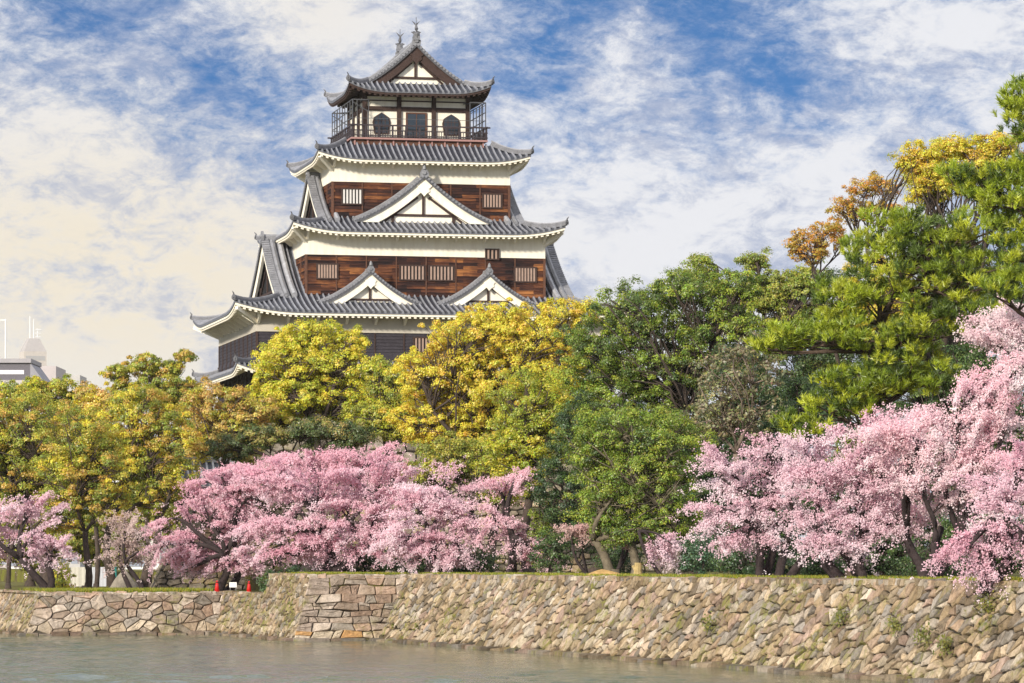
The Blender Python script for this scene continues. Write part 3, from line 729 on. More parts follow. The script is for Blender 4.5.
# second roof: broad hip-and-gable, ridge from left to right
A2, B2, ZE2 = 13.72, 10.55, 16.72
r2, zfn2, S2 = roof(A2, B2, ZE2, 0.225, 0.0290, 0.66, 5.0, 'u', 10.25, 1.45)
zc2 = lambda x: Z + ZE2 + S2(B2 - abs(x))
hw2 = B2 - (A2 - 10.25)
for mp in (LF(-10.3), RT(10.3)):
    gable(mp, hw2, zc2, ZE2 + Z + S2(A2 - 10.25), 3.0, True, True, 'dark', 1.05, True, False)
# third storey
board_wall(8.27, 6.5, 17.0, 20.83); band(8.33, 6.56, 20.83, 22.72, 'plaster_band', M['plaster'])
brackets(8.33, 6.56, 22.45, 0.75, 0.62)
for x0, x1 in ((-7.5, -6.15), (-1.8, -0.12), (0.22, 1.9), (6.2, 7.65)): window(x0, x1, 19.25, 20.15, -6.5, 7)
window(4.18, 5.0, 20.75, 21.35, -6.56, 3)
for cx_ in (-4.12, 4.06): gable(FR(-8.15, cx_), 3.55, curve(3.55, 17.38, 19.6), Z + 17.38, 3.4, True, True, 'plaster', 0.85)
# third roof
A3, B3, ZE3 = 9.42, 8.05, 22.40
r3, zfn3, S3 = roof(A3, B3, ZE3, 0.22, 0.040, 0.60, 4.2, 'u', 7.05, 1.15)
zc3 = lambda x: Z + ZE3 + S3(B3 - abs(x))
for mp in (LF(-7.1), RT(7.1)): gable(mp, B3 - (A3 - 7.05), zc3, Z + ZE3 + S3(A3 - 7.05), 3.0, True, True, 'dark', 0.9, True, False)
gable(FR(-5.9), 4.8, curve(4.8, 23.22, 26.35, 0.45), Z + 23.22, 5.0, True, True, 'plaster', 1.0)
# fourth storey
board_wall(6.17, 4.8, 22.5, 25.98); band(6.23, 4.86, 25.98, 28.0, 'plaster_band', M['plaster'])
brackets(6.23, 4.86, 27.5, 0.75, 0.55)
window(-5.5, -4.15, 24.5, 25.45, -4.8, 6, 'barsw'); window(4.35, 5.6, 24.45, 25.3, -4.8, 6)
roof(7.42, 6.2, 27.50, 0.42, 0.06, 0.52, 3.6, 'skirt', 2.3, 1.2)
# balcony and lookout storey
band(4.55, 4.05, 28.45, 29.02, 'balcony_skirt', M['batten'])
bs = MB(); bs.box((-4.78, -4.28, Z + 29.0), (4.78, 4.28, Z + 29.12)); bal = bs.build('balcony', M['pink'], keep)
rl = MB(); ps = MB(); bl = MB()
for (p, q) in (((-4.7, -4.2), (4.7, -4.2)), ((4.7, -4.2), (4.7, 4.2)), ((4.7, 4.2), (-4.7, 4.2)), ((-4.7, 4.2), (-4.7, -4.2))):
    p, q = np.array(p), np.array(q); L = np.linalg.norm(q - p); e = (q - p) / L
    for z, w, ex in ((29.98, 0.10, 0.28), (29.62, 0.07, 0.1), (29.28, 0.07, 0.1)):
        a_, b_ = p - e * ex, q + e * ex; rl.bar((a_[0], a_[1], Z + z), (b_[0], b_[1], Z + z), w)
    n = round(L / 0.95)
    for i in range(n + 1): c_ = p + e * L * i / n; ps = MB(); ps.box((c_[0] - 0.06, c_[1] - 0.06, Z + 29.12), (c_[0] + 0.06, c_[1] + 0.06, Z + 30.0)); i < n and ps.build('railing_post', M['rail'], bal)
    n = round(L / 0.17)
    for i in range(n): c_ = p + e * L * (i + 0.5) / n; bl.box((c_[0] - 0.022, c_[1] - 0.022, Z + 29.12), (c_[0] + 0.022, c_[1] + 0.022, Z + 29.62))
rl.build('handrails', M['rail'], bal); bl.build('balusters', M['rail'], bal)
us = MB()
for i in range(11):
    x = -4.5 + 0.9 * i
    for sy in (-1, 1): us = MB(); us.box((x - 0.05, sy * 4.07 - 0.05, Z + 28.45), (x + 0.05, sy * 4.07 + 0.05, Z + 29.0)); us.build('balcony_stud', M['pink'], bal)
cg = MB()                                                  # steel safety cage at both ends
for sx in (-1, 1):
    for y in np.linspace(-4.15, 4.15, 9): cg.bar((sx * 4.66, y, Z + 29.1), (sx * 4.66, y, Z + 31.72), 0.06)
    for z in (31.72, 31.05, 30.5): cg.bar((sx * 4.66, -4.15, Z + z), (sx * 4.66, 4.15, Z + z), 0.05)
    for sy in (-1, 1):
        for x in (3.55, 4.0, 4.35): cg.bar((sx * x, sy * 4.15, Z + 29.1), (sx * x, sy * 4.15, Z + (31.72 if x != 4.0 else 31.3)), 0.05)
        cg.bar((sx * 3.55, sy * 4.15, Z + 31.72), (sx * 4.66, sy * 4.15, Z + 31.72), 0.06); cg.bar((sx * 3.55, sy * 4.15, Z + 30.9), (sx * 4.66, sy * 4.15, Z + 31.55), 0.045)
        cg.bar((sx * 3.3, sy * 3.1, Z + 31.72), (sx * 4.66, sy * 4.15, Z + 31.72), 0.05)
for sy in (-1, 1): cg.bar((-4.66, sy * 4.15, Z + 30.45), (4.66, sy * 4.15, Z + 30.45), 0.035)
cg.build('safety_cage', M['metal'], bal)
top = band(3.62, 3.02, 29.12, 32.6, 'lookout_wall', M['plaster'])
def pbox(*a): m_ = MB(); m_.box(*a); m_.build('post', M['beam'], top)
for x in (-3.62, -1.22, 1.22, 3.62):
    for y in (-3.02, 3.02): pbox((x - 0.15, y - 0.15, Z + 29.12), (x + 0.15, y + 0.15, Z + 32.5))
for sx in (-1, 1):
    for y in (-1.0, 1.0): pbox((sx * 3.62 - 0.15, y - 0.15, Z + 29.12), (sx * 3.62 + 0.15, y + 0.15, Z + 32.5))
bm2 = MB()
for z0, z1, o_ in ((31.12, 31.42, 0.09), (31.78, 31.86, 0.07), (32.10, 32.5, 0.11), (29.12, 29.3, 0.08)):
    bm2.box((-3.62 - o_, -3.02 - o_, Z + z0), (3.62 + o_, 3.02 + o_, Z + z1))
bm2.build('tie_beams', M['beam'], top)
for cx_ in (-2.45, 2.45):                                   # bell-shaped windows
    pr = [(-0.42, 0), (-0.46, 0.35), (-0.52, 0.75), (-0.44, 1.05), (-0.22, 1.22), (0, 1.36), (0.22, 1.22), (0.44, 1.05), (0.52, 0.75), (0.46, 0.35), (0.42, 0)]
    w_ = MB(); w_.prism([(cx_ + x * 1.22, -3.10, Z + 29.52 + z * 1.08) for x, z in pr], (0, 0.07, 0)); wo = w_.build('bell_window', M['beam'], keep)
    w_ = MB(); w_.prism([(cx_ + x, -3.13, Z + 29.6 + z * 0.98) for x, z in pr], (0, 0.02, 0)); w_.build('pane', M['glass'], wo)
    w_ = MB()
    for x in (-0.24, 0, 0.24): w_.box((cx_ + x - 0.022, -3.15, Z + 29.6), (cx_ + x + 0.022, -3.132, Z + 30.75))
    for z in (30.0, 30.4): w_.box((cx_ - 0.46, -3.149, Z + z), (cx_ + 0.46, -3.133, Z + z + 0.04))
    w_.build('glazing_bars', M['beam'], wo)
dr_ = MB(); dr_.box((-0.62, -3.07, Z + 29.3), (0.62, -3.03, Z + 30.95)); do = dr_.build('door', M['glass'], keep)
dr_ = MB(); dr_.box((-0.74, -3.10, Z + 29.3), (-0.62, -3.0, Z + 31.05)); dr_.box((0.62, -3.10, Z + 29.3), (0.74, -3.0, Z + 31.05)); dr_.box((-0.62, -3.098, Z + 30.95), (0.62, -3.0, Z + 31.05)); dr_.box((-0.03, -3.095, Z + 29.3), (0.03, -3.072, Z + 30.95))
dr_.build('door_frame', M['batten'], do)
# top roof: ridge running front to back
A5, B5, ZE5 = 4.98, 4.62, 32.32
r5, zfn5, S5 = roof(A5, B5, ZE5, 0.36, 0.066, 0.60, 3.0, 'v', 3.05, 1.3, True)
zc5 = lambda x: Z + ZE5 + S5(A5 - abs(x))
for mp in (FR(-3.1), BKm(3.1)): gable(mp, A5 - (B5 - 3.05), zc5, Z + ZE5 + S5(B5 - 3.05), 3.1, False, False, 'plaster', 1.0, True, True, 3.1)
def shachi(y, out):
    """fish finial: head down, tail up, with a lightning rod"""
    mb = MB(); z = zc5(0) + 0.45
    mb.box((-0.22, y - 0.3, z - 0.15), (0.22, y + 0.3, z + 0.12), TG)
    pts = [(0, y + 0.05 * out, z), (0, y + 0.16 * out, z + 0.3), (0, y + 0.08 * out, z + 0.62), (0, y - 0.06 * out, z + 0.95)]
    mb.tube(pts, [0.26, 0.22, 0.13, 0.06], 8, (0.13, 0.13, 0.14))
    for sx in (-1, 1):
        mb.prism([(sx * 0.08, y, z + 0.2), (sx * 0.36, y, z + 0.42), (sx * 0.1, y, z + 0.5)], (0, 0.05, 0), (0.13, 0.13, 0.14))
        mb.prism([(0, y - 0.06 * out, z + 0.82), (sx * 0.30, y - 0.08 * out, z + 1.22), (sx * 0.05, y - 0.06 * out, z + 1.05)], (0, 0.05, 0), (0.13, 0.13, 0.14))
    mb.tube([(0, y, z + 0.8), (0, y, z + 1.45)], 0.022, 5, (0.1, 0.1, 0.11))
    mb.build('fish_finial', M['tile'], keep)
shachi(-3.0, -1); shachi(3.0, 1)
# stone base under the keep
bw = [(0.28, 0.24, 0.20), (0.33, 0.28, 0.23), (0.24, 0.20, 0.165), (0.37, 0.31, 0.24)]
for lab, s_ in (('battered stone base facing the moat under the castle keep, mostly behind trees', 'f'), ('left flank of the stone base below the castle keep', 'l')):
    a_, b_, ex = 12.1, 9.05, 4.2
    if s_ == 'f': o2 = K0 + ud * (-a_ - ex) + vd * (-b_ - ex); dr_, ln_, L_ = ud, vd, 2 * (a_ + ex)
    else: o2 = K0 + ud * (-a_ - ex) + vd * (-b_ - ex); dr_, ln_, L_ = vd, ud, 2 * (b_ + ex)
    wall_object('stone_base', lab, o2, dr_, ln_, L_, 9.6 + Z - LOW, ex, 1.2, 0.75, bw, 'castle base', lean0=ex, seed=31, t0=0, z0=LOW, gap=0.05, bulge=0.12, backing=(0.06, 0.05, 0.04))

# ------------------------------------------------------------------ plants
def unit(v): return v / (np.linalg.norm(v, axis=-1, keepdims=True) + 1e-9)
def rnd_dirs(n, rg): return unit(rg.normal(size=(n, 3)))
def leaf_faces(mb, P, N, size, colr, rg, aspect=0.62):
    """one pointed leaf blade (or leaf spray) per point"""
    n = len(P)
    t = unit(np.cross(N, rnd_dirs(n, rg))); b = np.cross(N, t)
    s = (size * rg.uniform(0.65, 1.35, n))[:, None]
    V = np.stack([P + t * s, P + b * s * aspect, P - t * s, P - b * s * aspect], 1)
    mb.add(V.reshape(-1, 3), np.arange(n * 4).reshape(n, 4), np.repeat(colr, 4, 0))
def limb(mb, a, b, r0, r1, rg, bend=0.12, sag=0.0, n=6, c=(0.1, 0.08, 0.06)):
    a, b = np.asarray(a, float), np.asarray(b, float); L = np.linalg.norm(b - a)
    t = np.linspace(0, 1, n)[:, None]
    pts = a + (b - a) * t
    w = rg.normal(0, bend * L, (2, 3)) * (1, 1, 0.5)
    pts = pts + np.sin(t * math.pi) * w[0] + np.sin(t * 2 * math.pi) * w[1] * 0.45 + np.array([0, 0, 1.0]) * np.sin(t * math.pi) * sag * L
    mb.tube(pts, np.linspace(r0, r1, n), 5 if r0 < 0.12 else 7, c)
    return pts
def ellipsoids(blobs, D):
    out = []
    for b in blobs:
        px, py, rx, ry = b[:4]; dD = b[4] if len(b) > 4 else 0.0
        d = D + dD; c = at(px, py, d); out.append((c, np.array([rx * d / F, max(1.0, 0.85 * rx * d / F), ry * d / F])))
    return out
def start_tree(name, label, base_px, D, z, group, cat='tree'):
    b = atz(base_px, z, D)
    return empty(name, b, label=label, cat=cat, group=group), b
def pick(pal, n, rg, w=None):
    p = np.array(pal); return p[rg.choice(len(p), n, p=w)]
def broadleaf(name, label, base_px, D, z, blobs, pal, seed, leaf=0.047, clump=0.36, dens=0.85, r0=0.22, bark=(0.075, 0.055, 0.045), group=None, fork=0.45, w=None, stems=1, shell=0.55, lp=155, up=0.35, mixk=0.62):
    """tapered trunk and limbs, and a crown of many leaf sprays gathered in clumps"""
    rg = np.random.default_rng(seed)
    root, b = start_tree(name, label, base_px, D, z, group)
    E = ellipsoids(blobs, D)
    tr = MB(); cr = MB()
    cen = np.mean([e[0] for e in E], 0); lo = min(e[0][2] - e[1][2] for e in E)
    fz = b[2] + (max(lo, b[2] + 1.0) - b[2]) * 0.9 + 0.4
    stem_tops = []
    for k in range(stems):
        off = np.array([rg.normal(0, 0.5), rg.normal(0, 0.3), 0]) * (stems > 1)
        tip = np.array([b[0] + (cen[0] - b[0]) * fork + off[0] * 1.6, b[1] + (cen[1] - b[1]) * fork, fz])
        pts = limb(tr, b + off - np.array([0, 0, 0.3]), tip, r0 * 1.25 / (stems ** 0.35), r0 * 0.8 / (stems ** 0.35), rg, 0.05, 0, 7, bark)
        tr.tube([b + off - np.array([0, 0, 0.3]), b + off + np.array([0, 0, 0.35])], [r0 * 2.0 / stems ** .35, r0 * 1.2 / stems ** .35], 8, bark)
        stem_tops.append(tip)
    P_, N_, C_ = [], [], []
    for i, (c, r) in enumerate(E):
        st = stem_tops[rg.integers(len(stem_tops))]
        inner = c - np.array([0, 0.65 * r[1] * rg.uniform(0, 1), r[2] * 0.15])
        lp_ = limb(tr, st, inner, r0 * 0.5, r0 * 0.18, rg, 0.10, 0.06, 8, bark)
        area = r[0] * r[2] + r[0] * r[1]
        n = max(5, int(dens * 3.0 * area / (clump ** 2)))
        dirs = rnd_dirs(n, rg); rad = rg.uniform(0.25, 1.0, n) ** 0.5
        rad = np.maximum(rad, rg.uniform(0.2, shell, n))
        wob = 1 + 0.20 * np.sin(dirs[:, 0] * 5 + seed + i) * np.sin(dirs[:, 2] * 6 + i)
        cc = c + dirs * r * (rad * wob)[:, None]
        for q in cc[rg.random(n) < 0.34]:
            limb(tr, lp_[rg.integers(3, 8)], q, min(0.045, r0 * 0.16), 0.012, rg, 0.12, 0.05, 4, bark)
        for _ in range(4):
            q = c + rnd_dirs(1, rg)[0] * r * np.array([0.8, 0.5, 0.8]) - np.array([0, 0.5 * r[1], 0]); limb(tr, lp_[rg.integers(2, 7)], q, min(0.075, r0 * 0.22), 0.02, rg, 0.12, 0.08, 6, bark)
        base = pick(pal, n, rg, w) * rg.uniform(0.82, 1.15, (n, 1)); base = mixk * base + (1 - mixk) * np.mean(pal, 0)
        cc = cc + rg.normal(0, 0.14, cc.shape)
        cs = clump * rg.uniform(0.5, 1.45, n)
        k = np.repeat(np.arange(n), lp)
        dd = rnd_dirs(n * lp, rg); rr = rg.uniform(0.35, 1.0, n * lp)
        dd[:, 2] = np.where(dd[:, 2] < -0.6, -dd[:, 2] * 0.6, dd[:, 2])
        P_.append(cc[k] + dd * (cs[k] * rr)[:, None] * np.array([1.05, 1.05, 0.85]))
        N_.append(unit(dd + dirs[k] * 0.5 + np.array([0, 0, up]) + rg.normal(0, 0.45, (n * lp, 3))))
        C_.append(np.clip(1.75 * base[k] * rg.uniform(0.65, 1.4, (n * lp, 1)) * (1 + rg.normal(0, 0.12, (n * lp, 3))), 0.003, 0.9))
    P_, N_, C_ = map(np.concatenate, (P_, N_, C_))
    leaf_faces(cr, P_, N_, leaf * D / 180.0, C_, rg)
    tr.build('trunk', M['bark'], root, True, b); cr.build('crown', M['leaf'], root, False, b)
    return root
def cherry(label, base_px, D, z, blobs, seed, pal=None, dens=1.0, r0=0.20, stems=2, lean=0.0, sz=0.034, group='cherry trees in blossom along the moat', twig=1.25):
    """dark spreading limbs with rows of small blossom clusters along drooping twigs"""
    rg = np.random.default_rng(seed)
    root, b = start_tree('cherry_tree', label, base_px, D, z, group)
    pal = pal or [(0.80, 0.55, 0.62), (0.84, 0.65, 0.71), (0.70, 0.41, 0.49), (0.88, 0.76, 0.80)]
    bark = (0.045, 0.032, 0.032)
    E = ellipsoids(blobs, D); tr = MB(); cr = MB()
    tops = []
    for k in range(stems):
        off = np.array([rg.normal(0, 0.35), rg.normal(0, 0.2), 0])
        tip = b + off + np.array([rg.normal(0, 0.8) + lean, rg.normal(0, 0.4), rg.uniform(1.3, 2.0)])
        limb(tr, b + off - np.array([0, 0, 0.3]), tip, r0 * 1.3, r0 * 0.8, rg, 0.06, 0, 6, bark); tops.append(tip)
    P_, N_, C_ = [], [], []
    for i, (c, r) in enumerate(E):
        st = tops[int(np.argmin([abs(t[0] - c[0]) for t in tops]))]
        fr_ = np.array([0, -0.75 * r[1], 0])               # limbs spread through the near half of the crown too
        main = limb(tr, st, c + fr_ * rg.uniform(0.2, 0.9) + np.array([0, 0, 0.05 * r[2]]), r0 * 0.75, r0 * 0.34, rg, 0.09, 0.10, 9, bark)
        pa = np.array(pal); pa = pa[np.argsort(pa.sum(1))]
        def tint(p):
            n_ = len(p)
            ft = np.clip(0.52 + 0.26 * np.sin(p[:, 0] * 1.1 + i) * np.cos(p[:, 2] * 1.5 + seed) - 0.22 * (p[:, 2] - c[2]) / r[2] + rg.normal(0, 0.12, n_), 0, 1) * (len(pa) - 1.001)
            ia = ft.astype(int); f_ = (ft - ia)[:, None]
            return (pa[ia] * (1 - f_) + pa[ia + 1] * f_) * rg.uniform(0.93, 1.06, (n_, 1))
        area = (r[0] * r[2] + 0.6 * r[0] * r[1]) * (185.0 / D) ** 2
        nb = max(5, int(dens * 2.0 * area))                # boughs: long, arching, flat sprays in layers
        for k in range(nb):
            u_ = rnd_dirs(1, rg)[0]; u_[1] = -abs(u_[1]) if rg.random() < 0.5 else u_[1]
            e = c + u_ * r * rg.uniform(0.55, 1.12)
            a_ = main[rg.integers(3, 9)]; mid = (a_ + e) / 2 + np.array([0, 0, 0.22 * np.linalg.norm(e - a_)])
            t = np.linspace(0, 1, 7)[:, None]; bz = (1 - t) ** 2 * a_ + 2 * t * (1 - t) * mid + t * t * e
            tr.tube(bz, np.linspace(r0 * 0.24, 0.016, 7), 4, bark)
            L = np.linalg.norm(e - a_); n = int(54 * L * dens ** 0.5 + 20)
            tt = rg.uniform(0.25, 1.1, n) ** 0.75; tq = np.clip(tt, 0, 1)[:, None]
            p = (1 - tq) ** 2 * a_ + 2 * tq * (1 - tq) * mid + tq * tq * e
            ax = unit((e - a_)[None])[0]; sd = unit(np.cross(ax, [0, 0, 1.0])[None])[0]
            lat = rg.normal(0, 1, n) * (0.16 + 0.26 * tt) * twig
            p = p + sd * lat[:, None] + ax * (rg.normal(0, 0.12, n) + np.abs(lat) * 0.5)[:, None]
            p[:, 2] += rg.normal(0, 0.05, n) - 0.28 * np.abs(lat) ** 1.3
            q_ = 9                                          # each point is a small tuft of blossom
            pts = np.repeat(p, q_, 0) + rg.normal(0, 0.055, (n * q_, 3))
            P_.append(pts); N_.append(unit(rnd_dirs(n * q_, rg) * 0.8 + np.array([-0.3, -0.6, 0.6])))
            C_.append(np.clip(np.repeat(tint(p), q_, 0) * rg.uniform(0.92, 1.10, (n * q_, 1)), 0, 0.95))
            for j in rg.integers(0, n, 5):                  # side twigs
                b0 = bz[min(6, int(tq[j, 0] * 6))]; tr.tube(np.array([b0, (b0 + p[j]) / 2 + (0, 0, 0.04), p[j]]), [0.016, 0.011, 0.005], 3, bark)
        n = max(8, int(dens * 7 * area))                   # loose upright and drooping twigs between the boughs
        dirs = rnd_dirs(n, rg); tipp = c + dirs * r * (rg.uniform(0.4, 1.08, n) ** 0.6)[:, None]
        L = twig * rg.uniform(0.4, 1.0, n); ds = unit(unit(tipp - c) * np.array([1.0, 1.0, 0.5]) + rg.normal(0, 0.4, (n, 3)))
        m = 16; t = rg.uniform(0, 1, (n, m)); pts = (tipp - ds * L[:, None] * 0.6)[:, None] + ds[:, None] * (L[:, None] * t)[..., None]
        pts[..., 2] -= 0.25 * L[:, None] * t ** 2; pts = pts + rg.normal(0, 0.06, pts.shape)
        P_.append(pts.reshape(-1, 3)); N_.append(unit(rnd_dirs(n * m, rg) * 0.8 + np.array([-0.3, -0.6, 0.6])))
        C_.append(np.clip(np.repeat(tint(tipp), m, 0) * rg.uniform(0.9, 1.1, (n * m, 1)), 0, 0.95))
    P_, N_, C_ = map(np.concatenate, (P_, N_, C_))
    leaf_faces(cr, P_, N_, sz * (D / 150.0) ** 0.55, C_, rg, 0.85)
    tr.build('trunk', M['bark'], root, True, b); cr.build('blossom', M['bloom'], root, False, b)
    return root
def pine(label, base_px, D, z, blobs, seed, tip_px, r0=0.3, dens=1.0):
    """leaning trunk, layered boughs, needle tufts standing on every bough"""
    rg = np.random.default_rng(seed); root, b = start_tree('pine_tree', label, base_px, D, z, 'tall green pines above the right cherries')
    E = ellipsoids(blobs, D); tr = MB(); cr = MB(); bark = (0.10, 0.068, 0.05)
    tip = at(tip_px[0], tip_px[1], D)
    main = limb(tr, b - np.array([0, 0, 0.3]), tip, r0, r0 * 0.3, rg, 0.035, 0, 14, bark)
    Vs, Cs = [], []
    for i, (c, r) in enumerate(E):
        j = int(np.argmin(np.abs(main[:, 2] - (c[2] - 0.4 * r[2] - 0.5)))); j = min(max(j, 3), 13)
        bo = limb(tr, main[j], c - np.array([0, 0, r[2] * 0.3]), r0 * 0.36, r0 * 0.12, rg, 0.09, -0.03, 7, bark)
        n = int(dens * 7.0 * (r[0] * r[2] + 0.5 * r[0] * r[1])) + 5
        dirs = rnd_dirs(n, rg); rad = rg.uniform(0.2, 1.0, n) ** 0.45
        wob = 1 + 0.32 * np.sin(dirs[:, 0] * 6 + seed + i) * np.cos(dirs[:, 2] * 4 + i)
        c1 = c + dirs * r * (rad * wob)[:, None]
        for q in c1[rg.random(n) < 0.5]: limb(tr, bo[rg.integers(2, 7)], q - np.array([0, 0, 0.12]), 0.045, 0.014, rg, 0.08, 0.03, 4, bark)
        q = 10; cd = rnd_dirs(n * q, rg); cd[:, 2] = np.abs(cd[:, 2]) * rg.choice([1, 1, 1, -0.4], n * q)
        cc = np.repeat(c1, q, 0) + cd * np.array([0.46, 0.46, 0.24]) * rg.uniform(0.4, 1.15, (n * q, 1)) * np.repeat(rg.uniform(0.7, 1.2, (n, 1)), q, 0)
        k = 28; N_ = n * q; m = N_ * k
        ax = unit(cd * np.array([0.6, 0.6, 0.2]) + np.array([0, 0, 0.9]) + rg.normal(0, 0.18, (N_, 3)))
        nd = unit(np.repeat(ax, k, 0) * 0.95 + rnd_dirs(m, rg) * 0.85)
        L = rg.uniform(0.16, 0.27, m)[:, None]; w = 0.017
        p0 = np.repeat(cc, k, 0) + np.repeat(ax, k, 0) * rg.uniform(-0.12, 0.12, (m, 1))
        sd = unit(np.cross(nd, rnd_dirs(m, rg))) * w
        Vs.append(np.stack([p0 - sd, p0 + sd, p0 + nd * L], 1).reshape(-1, 3))
        base = np.repeat(pick([(0.23, 0.31, 0.018), (0.34, 0.41, 0.022), (0.44, 0.48, 0.03), (0.10, 0.155, 0.02)], n, rg), q, 0) * rg.uniform(0.8, 1.3, (N_, 1))
        Cs.append(np.repeat(np.clip(np.repeat(base, k, 0) * rg.uniform(0.7, 1.3, (m, 1)), 0.004, 0.8), 3, 0))
    V = np.concatenate(Vs); cr.add(V, np.arange(len(V)).reshape(-1, 3), np.concatenate(Cs))
    tr.build('trunk', M['bark'], root, True, b); cr.build('needles', M['needle'], root, False, b)
    return root

OLIVE = [(0.27, 0.26, 0.03), (0.34, 0.30, 0.035), (0.16, 0.19, 0.03), (0.36, 0.245, 0.045), (0.22, 0.24, 0.03)]
GOLD = [(0.48, 0.38, 0.035), (0.52, 0.43, 0.045), (0.38, 0.35, 0.035), (0.48, 0.335, 0.045)]
LIME = [(0.33, 0.335, 0.025), (0.41, 0.38, 0.03), (0.25, 0.27, 0.03), (0.45, 0.37, 0.035)]
GREEN = [(0.095, 0.135, 0.018), (0.155, 0.205, 0.022), (0.22, 0.26, 0.028), (0.05, 0.08, 0.018)]
DEEP = [(0.035, 0.065, 0.022), (0.05, 0.09, 0.025), (0.025, 0.045, 0.02), (0.075, 0.115, 0.03)]
MOSS = [(0.17, 0.19, 0.03), (0.25, 0.26, 0.035), (0.12, 0.15, 0.03), (0.30, 0.28, 0.05)]
RUST = [(0.38, 0.22, 0.03), (0.30, 0.22, 0.03), (0.44, 0.19, 0.03), (0.24, 0.21, 0.03)]
TAWNY = [(0.42, 0.27, 0.08), (0.36, 0.26, 0.07), (0.48, 0.33, 0.09), (0.28, 0.23, 0.06)]
GL, GM, GR_ = 'olive and gold trees behind the left wall', 'trees in front of the castle keep', 'evergreen trees right of the keep'
# left group
broadleaf('camphor_tree', 'olive tree with a thick split trunk at the far left, behind the left cherry', 48, 204, LOW, [(22, 432, 42, 38), (50, 472, 42, 34), (10, 482, 36, 40), (30, 410, 30, 22, 6), (-25, 440, 40, 40)], OLIVE, 101, mixk=0.95, dens=0.66, r0=0.36, group=GL)
broadleaf('camphor_tree', 'golden olive tree on a slender dark leaning trunk in the middle of the left lawn', 86, 198, LOW, [(84, 440, 40, 36), (70, 486, 36, 30), (108, 500, 26, 24), (100, 462, 34, 28), (60, 520, 22, 14)], OLIVE + GOLD[:1], 102, mixk=0.95, dens=0.66, r0=0.19, group=GL)
broadleaf('camphor_tree', 'gold tinged tree with two forking dark limbs left of the inner bailey wall', 134, 208, LOW, [(138, 414, 38, 30), (166, 440, 34, 34), (126, 462, 28, 28), (172, 478, 26, 20), (150, 500, 22, 20)], OLIVE + GOLD[:2], 103, mixk=0.95, dens=0.66, r0=0.30, group=GL, stems=2)
broadleaf('camphor_tree', 'airy tall olive tree with separate tufts against the sky left of the keep', 150, 226, LOW, [(118, 372, 15, 10), (146, 364, 18, 12), (184, 357, 13, 5), (150, 394, 40, 20), (184, 388, 18, 12), (170, 372, 12, 9), (190, 404, 24, 16), (120, 396, 18, 12)], OLIVE, 104, mixk=0.95, dens=0.66, r0=0.13, group=GL, clump=0.30, shell=0.5)
broadleaf('camphor_tree', 'tawny thin leaved tree below the lower left roof of the keep', 212, 216, LOW, [(212, 404, 30, 20), (236, 430, 32, 28), (205, 442, 26, 26), (258, 414, 24, 20), (238, 396, 14, 8)], TAWNY + OLIVE[:2], 105, mixk=0.95, dens=0.66, r0=0.22, group=GL)
broadleaf('camphor_tree', 'low green crowned tree at the far left edge below the pale tower', 8, 222, LOW, [(12, 396, 34, 12), (48, 396, 26, 12), (70, 398, 18, 14), (88, 404, 22, 14), (36, 383, 9, 5), (62, 384, 9, 5)], OLIVE + LIME[:2], 106, mixk=0.95, dens=0.66, r0=0.13, group=GL, clump=0.30)
broadleaf('camphor_tree', 'orange brown tree rising behind the golden olive tree', 96, 216, LOW, [(98, 402, 26, 14), (110, 420, 26, 22), (66, 424, 28, 20)], TAWNY + GOLD[:2], 107, mixk=0.95, dens=0.66, r0=0.13, group=GL)
# centre
broadleaf('camphor_tree', 'lime yellow tree covering the left of the lower roof of the keep', 322, 219, LOW, [(308, 336, 36, 16), (290, 362, 40, 22), (340, 368, 44, 22), (300, 396, 48, 20), (270, 412, 36, 18), (352, 342, 18, 14), (276, 380, 30, 18), (345, 398, 36, 22)], LIME + GOLD[1:2], 110, mixk=0.8, dens=0.7, r0=0.3, group=GM)
broadleaf('camphor_tree', 'muted green tree between the lime tree and the bright gold tree', 388, 216, LOW, [(392, 392, 26, 26), (380, 420, 36, 20), (410, 425, 28, 20), (375, 372, 14, 14)], MOSS + LIME[:2], 111, r0=0.25, group=GM)
broadleaf('camphor_tree', 'broad bright golden tree under the right half of the keep', 492, 202, LOW, [(478, 336, 56, 24), (536, 340, 48, 26), (440, 372, 50, 30), (500, 384, 68, 38), (430, 420, 42, 32), (556, 372, 36, 34), (470, 440, 45, 28), (584, 316, 15, 14), (505, 314, 28, 12), (562, 312, 22, 11)], GOLD, 112, mixk=0.8, dens=0.7, r0=0.32, group=GM, stems=2)
broadleaf('camphor_tree', 'dull olive tree below the bright gold tree, above the middle cherries', 450, 196, LOW, [(452, 458, 34, 22), (430, 478, 26, 18), (486, 462, 30, 22), (500, 490, 22, 18)], MOSS + OLIVE[:2], 113, r0=0.2, group=GM)
broadleaf('camphor_tree', 'yellow green tree leaning against the left of the big evergreen', 528, 184, HIGH, [(534, 402, 42, 34), (540, 440, 46, 30), (512, 450, 32, 28), (560, 420, 30, 30), (520, 478, 28, 18)], LIME + GREEN[1:3] + MOSS[:1], 114, r0=0.25, group=GM)
broadleaf('bare_shrub', 'twiggy brownish tree low beneath the lime tree at the foot of the keep', 285, 213, LOW, [(262, 436, 28, 12), (310, 432, 30, 14), (345, 436, 30, 14), (230, 448, 24, 14)], DEEP[:2] + TAWNY[3:], 115, r0=0.14, group=GM)
